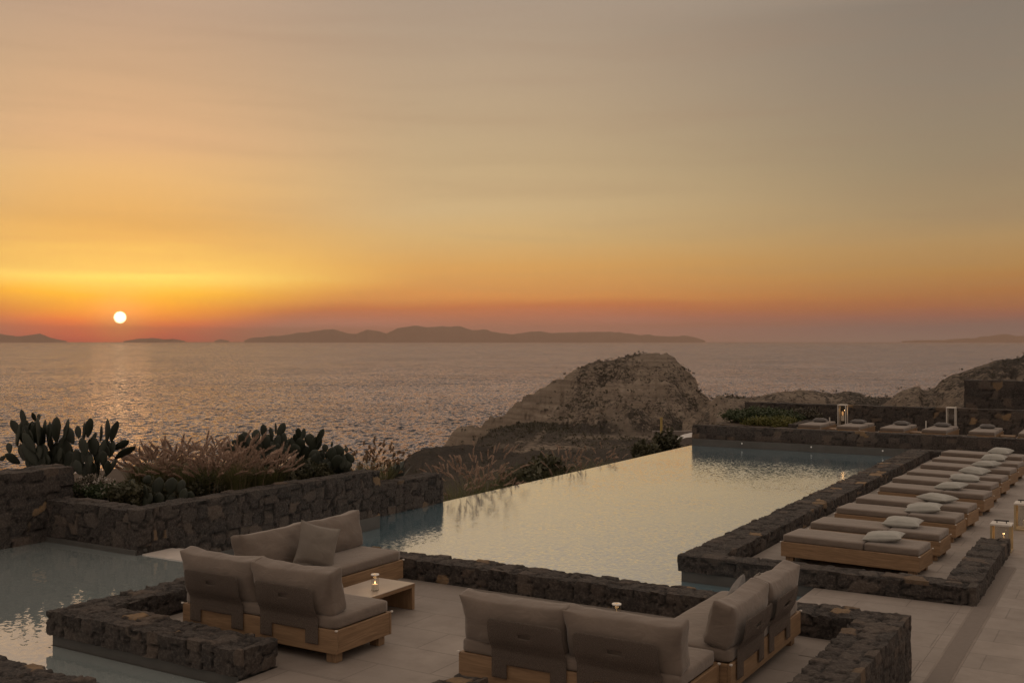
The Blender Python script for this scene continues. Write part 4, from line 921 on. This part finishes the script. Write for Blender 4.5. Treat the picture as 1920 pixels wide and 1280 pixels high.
Bc = ys([(700,(138,110,92)),(638,(152,112,90)),(618,(158,114,93)),(598,(164,111,84)),(580,(180,114,75)),(560,(200,137,80)),(530,(208,149,85)),(500,(206,156,92)),(450,(203,167,112)),(400,(198,170,126)),(300,(188,163,126)),(150,(178,155,128)),(0,(167,148,129))], 1970, (.22,.127,.072)) + [(.57, tuple(v*ZEN for v in lin(153,137,122))), (1, tuple(v*ZEN for v in lin(153,139,126)))]
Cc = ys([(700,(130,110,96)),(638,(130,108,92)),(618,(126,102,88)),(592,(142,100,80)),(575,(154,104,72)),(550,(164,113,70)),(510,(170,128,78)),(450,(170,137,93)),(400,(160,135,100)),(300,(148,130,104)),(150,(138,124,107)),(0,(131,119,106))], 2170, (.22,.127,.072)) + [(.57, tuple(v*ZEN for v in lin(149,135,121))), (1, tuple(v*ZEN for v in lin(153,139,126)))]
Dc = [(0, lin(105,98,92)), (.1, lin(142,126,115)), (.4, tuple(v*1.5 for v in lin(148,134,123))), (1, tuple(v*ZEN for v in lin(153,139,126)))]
anl = T.math('MULTIPLY', ang, T.mapr(el, .3, 3.6, 2.3, 1.15, True))
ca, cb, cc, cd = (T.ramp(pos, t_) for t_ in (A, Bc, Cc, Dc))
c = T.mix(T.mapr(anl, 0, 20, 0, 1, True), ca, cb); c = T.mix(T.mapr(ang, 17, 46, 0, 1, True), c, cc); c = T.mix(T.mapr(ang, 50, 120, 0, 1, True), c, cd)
c = T.mix(T.mapr(st, .48, .7, 0, .24), c, T.mix(.5, c, (.35,.2,.12)))
# glow around the sun and the disc itself
da = T.math('MULTIPLY', T.math('ARCCOSINE', T.math('MINIMUM', T.vmath('DOT_PRODUCT', d, tuple(SD), 1), .9999999)), 180/math.pi)
g1 = T.math('POWER', 2.718, T.math('MULTIPLY', T.math('MULTIPLY', da, da), -.55))
c = T.mix(T.math('MULTIPLY', g1, .7), c, (2.1,.78,.16))
disc = T.mapr(da, .22, .34, 1, 0, True)
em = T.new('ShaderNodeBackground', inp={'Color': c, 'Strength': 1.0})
dsc = T.new('ShaderNodeBackground', inp={'Color': (1,.84,.5,1), 'Strength': T.math('MULTIPLY', disc, 7.)})
sky = T.new('ShaderNodeTexSky', sky_type='NISHITA', sun_disc=False, sun_elevation=sun_el, sun_rotation=math.atan2(SD.x, SD.y), altitude=50, dust_density=3.)
bs = T.new('ShaderNodeBackground', inp={'Color': sky.outputs[0], 'Strength': .01})
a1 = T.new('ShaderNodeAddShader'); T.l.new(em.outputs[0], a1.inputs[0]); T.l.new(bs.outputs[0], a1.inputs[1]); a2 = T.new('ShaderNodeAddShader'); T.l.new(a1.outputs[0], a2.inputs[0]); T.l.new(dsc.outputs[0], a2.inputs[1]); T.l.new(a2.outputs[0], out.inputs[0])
L = bpy.data.lights.new('sun', 'SUN'); L.energy = .006; L.angle = rad(3); L.color = (1., .52, .22)
so = bpy.data.objects.new('sun', L); COL.objects.link(so); so.rotation_euler = SD.to_track_quat('Z', 'Y').to_euler()

# ------------------------------------------------------------------ camera and render settings
cam = bpy.data.cameras.new('camera'); co = bpy.data.objects.new('camera', cam); COL.objects.link(co); SC.camera = co
co.location = (0, 0, CAM_H); co.rotation_euler = (rad(90), 0, YAW); cam.sensor_width = 36; cam.lens = FPX/1920*36; cam.clip_start = .1; cam.clip_end = 2e5
vs = SC.view_settings; vs.view_transform = 'Standard'; vs.look = 'None'; vs.exposure = 0; vs.gamma = 1; vs.use_curve_mapping = False
SC.render.engine = 'CYCLES'; cy = SC.cycles; cy.use_denoising = True; cy.max_bounces = 8; cy.transparent_max_bounces = 12; cy.volume_bounces = 0; cy.sample_clamp_indirect = 4.
try: cy.denoiser = 'OPENIMAGEDENOISE'
except Exception: pass
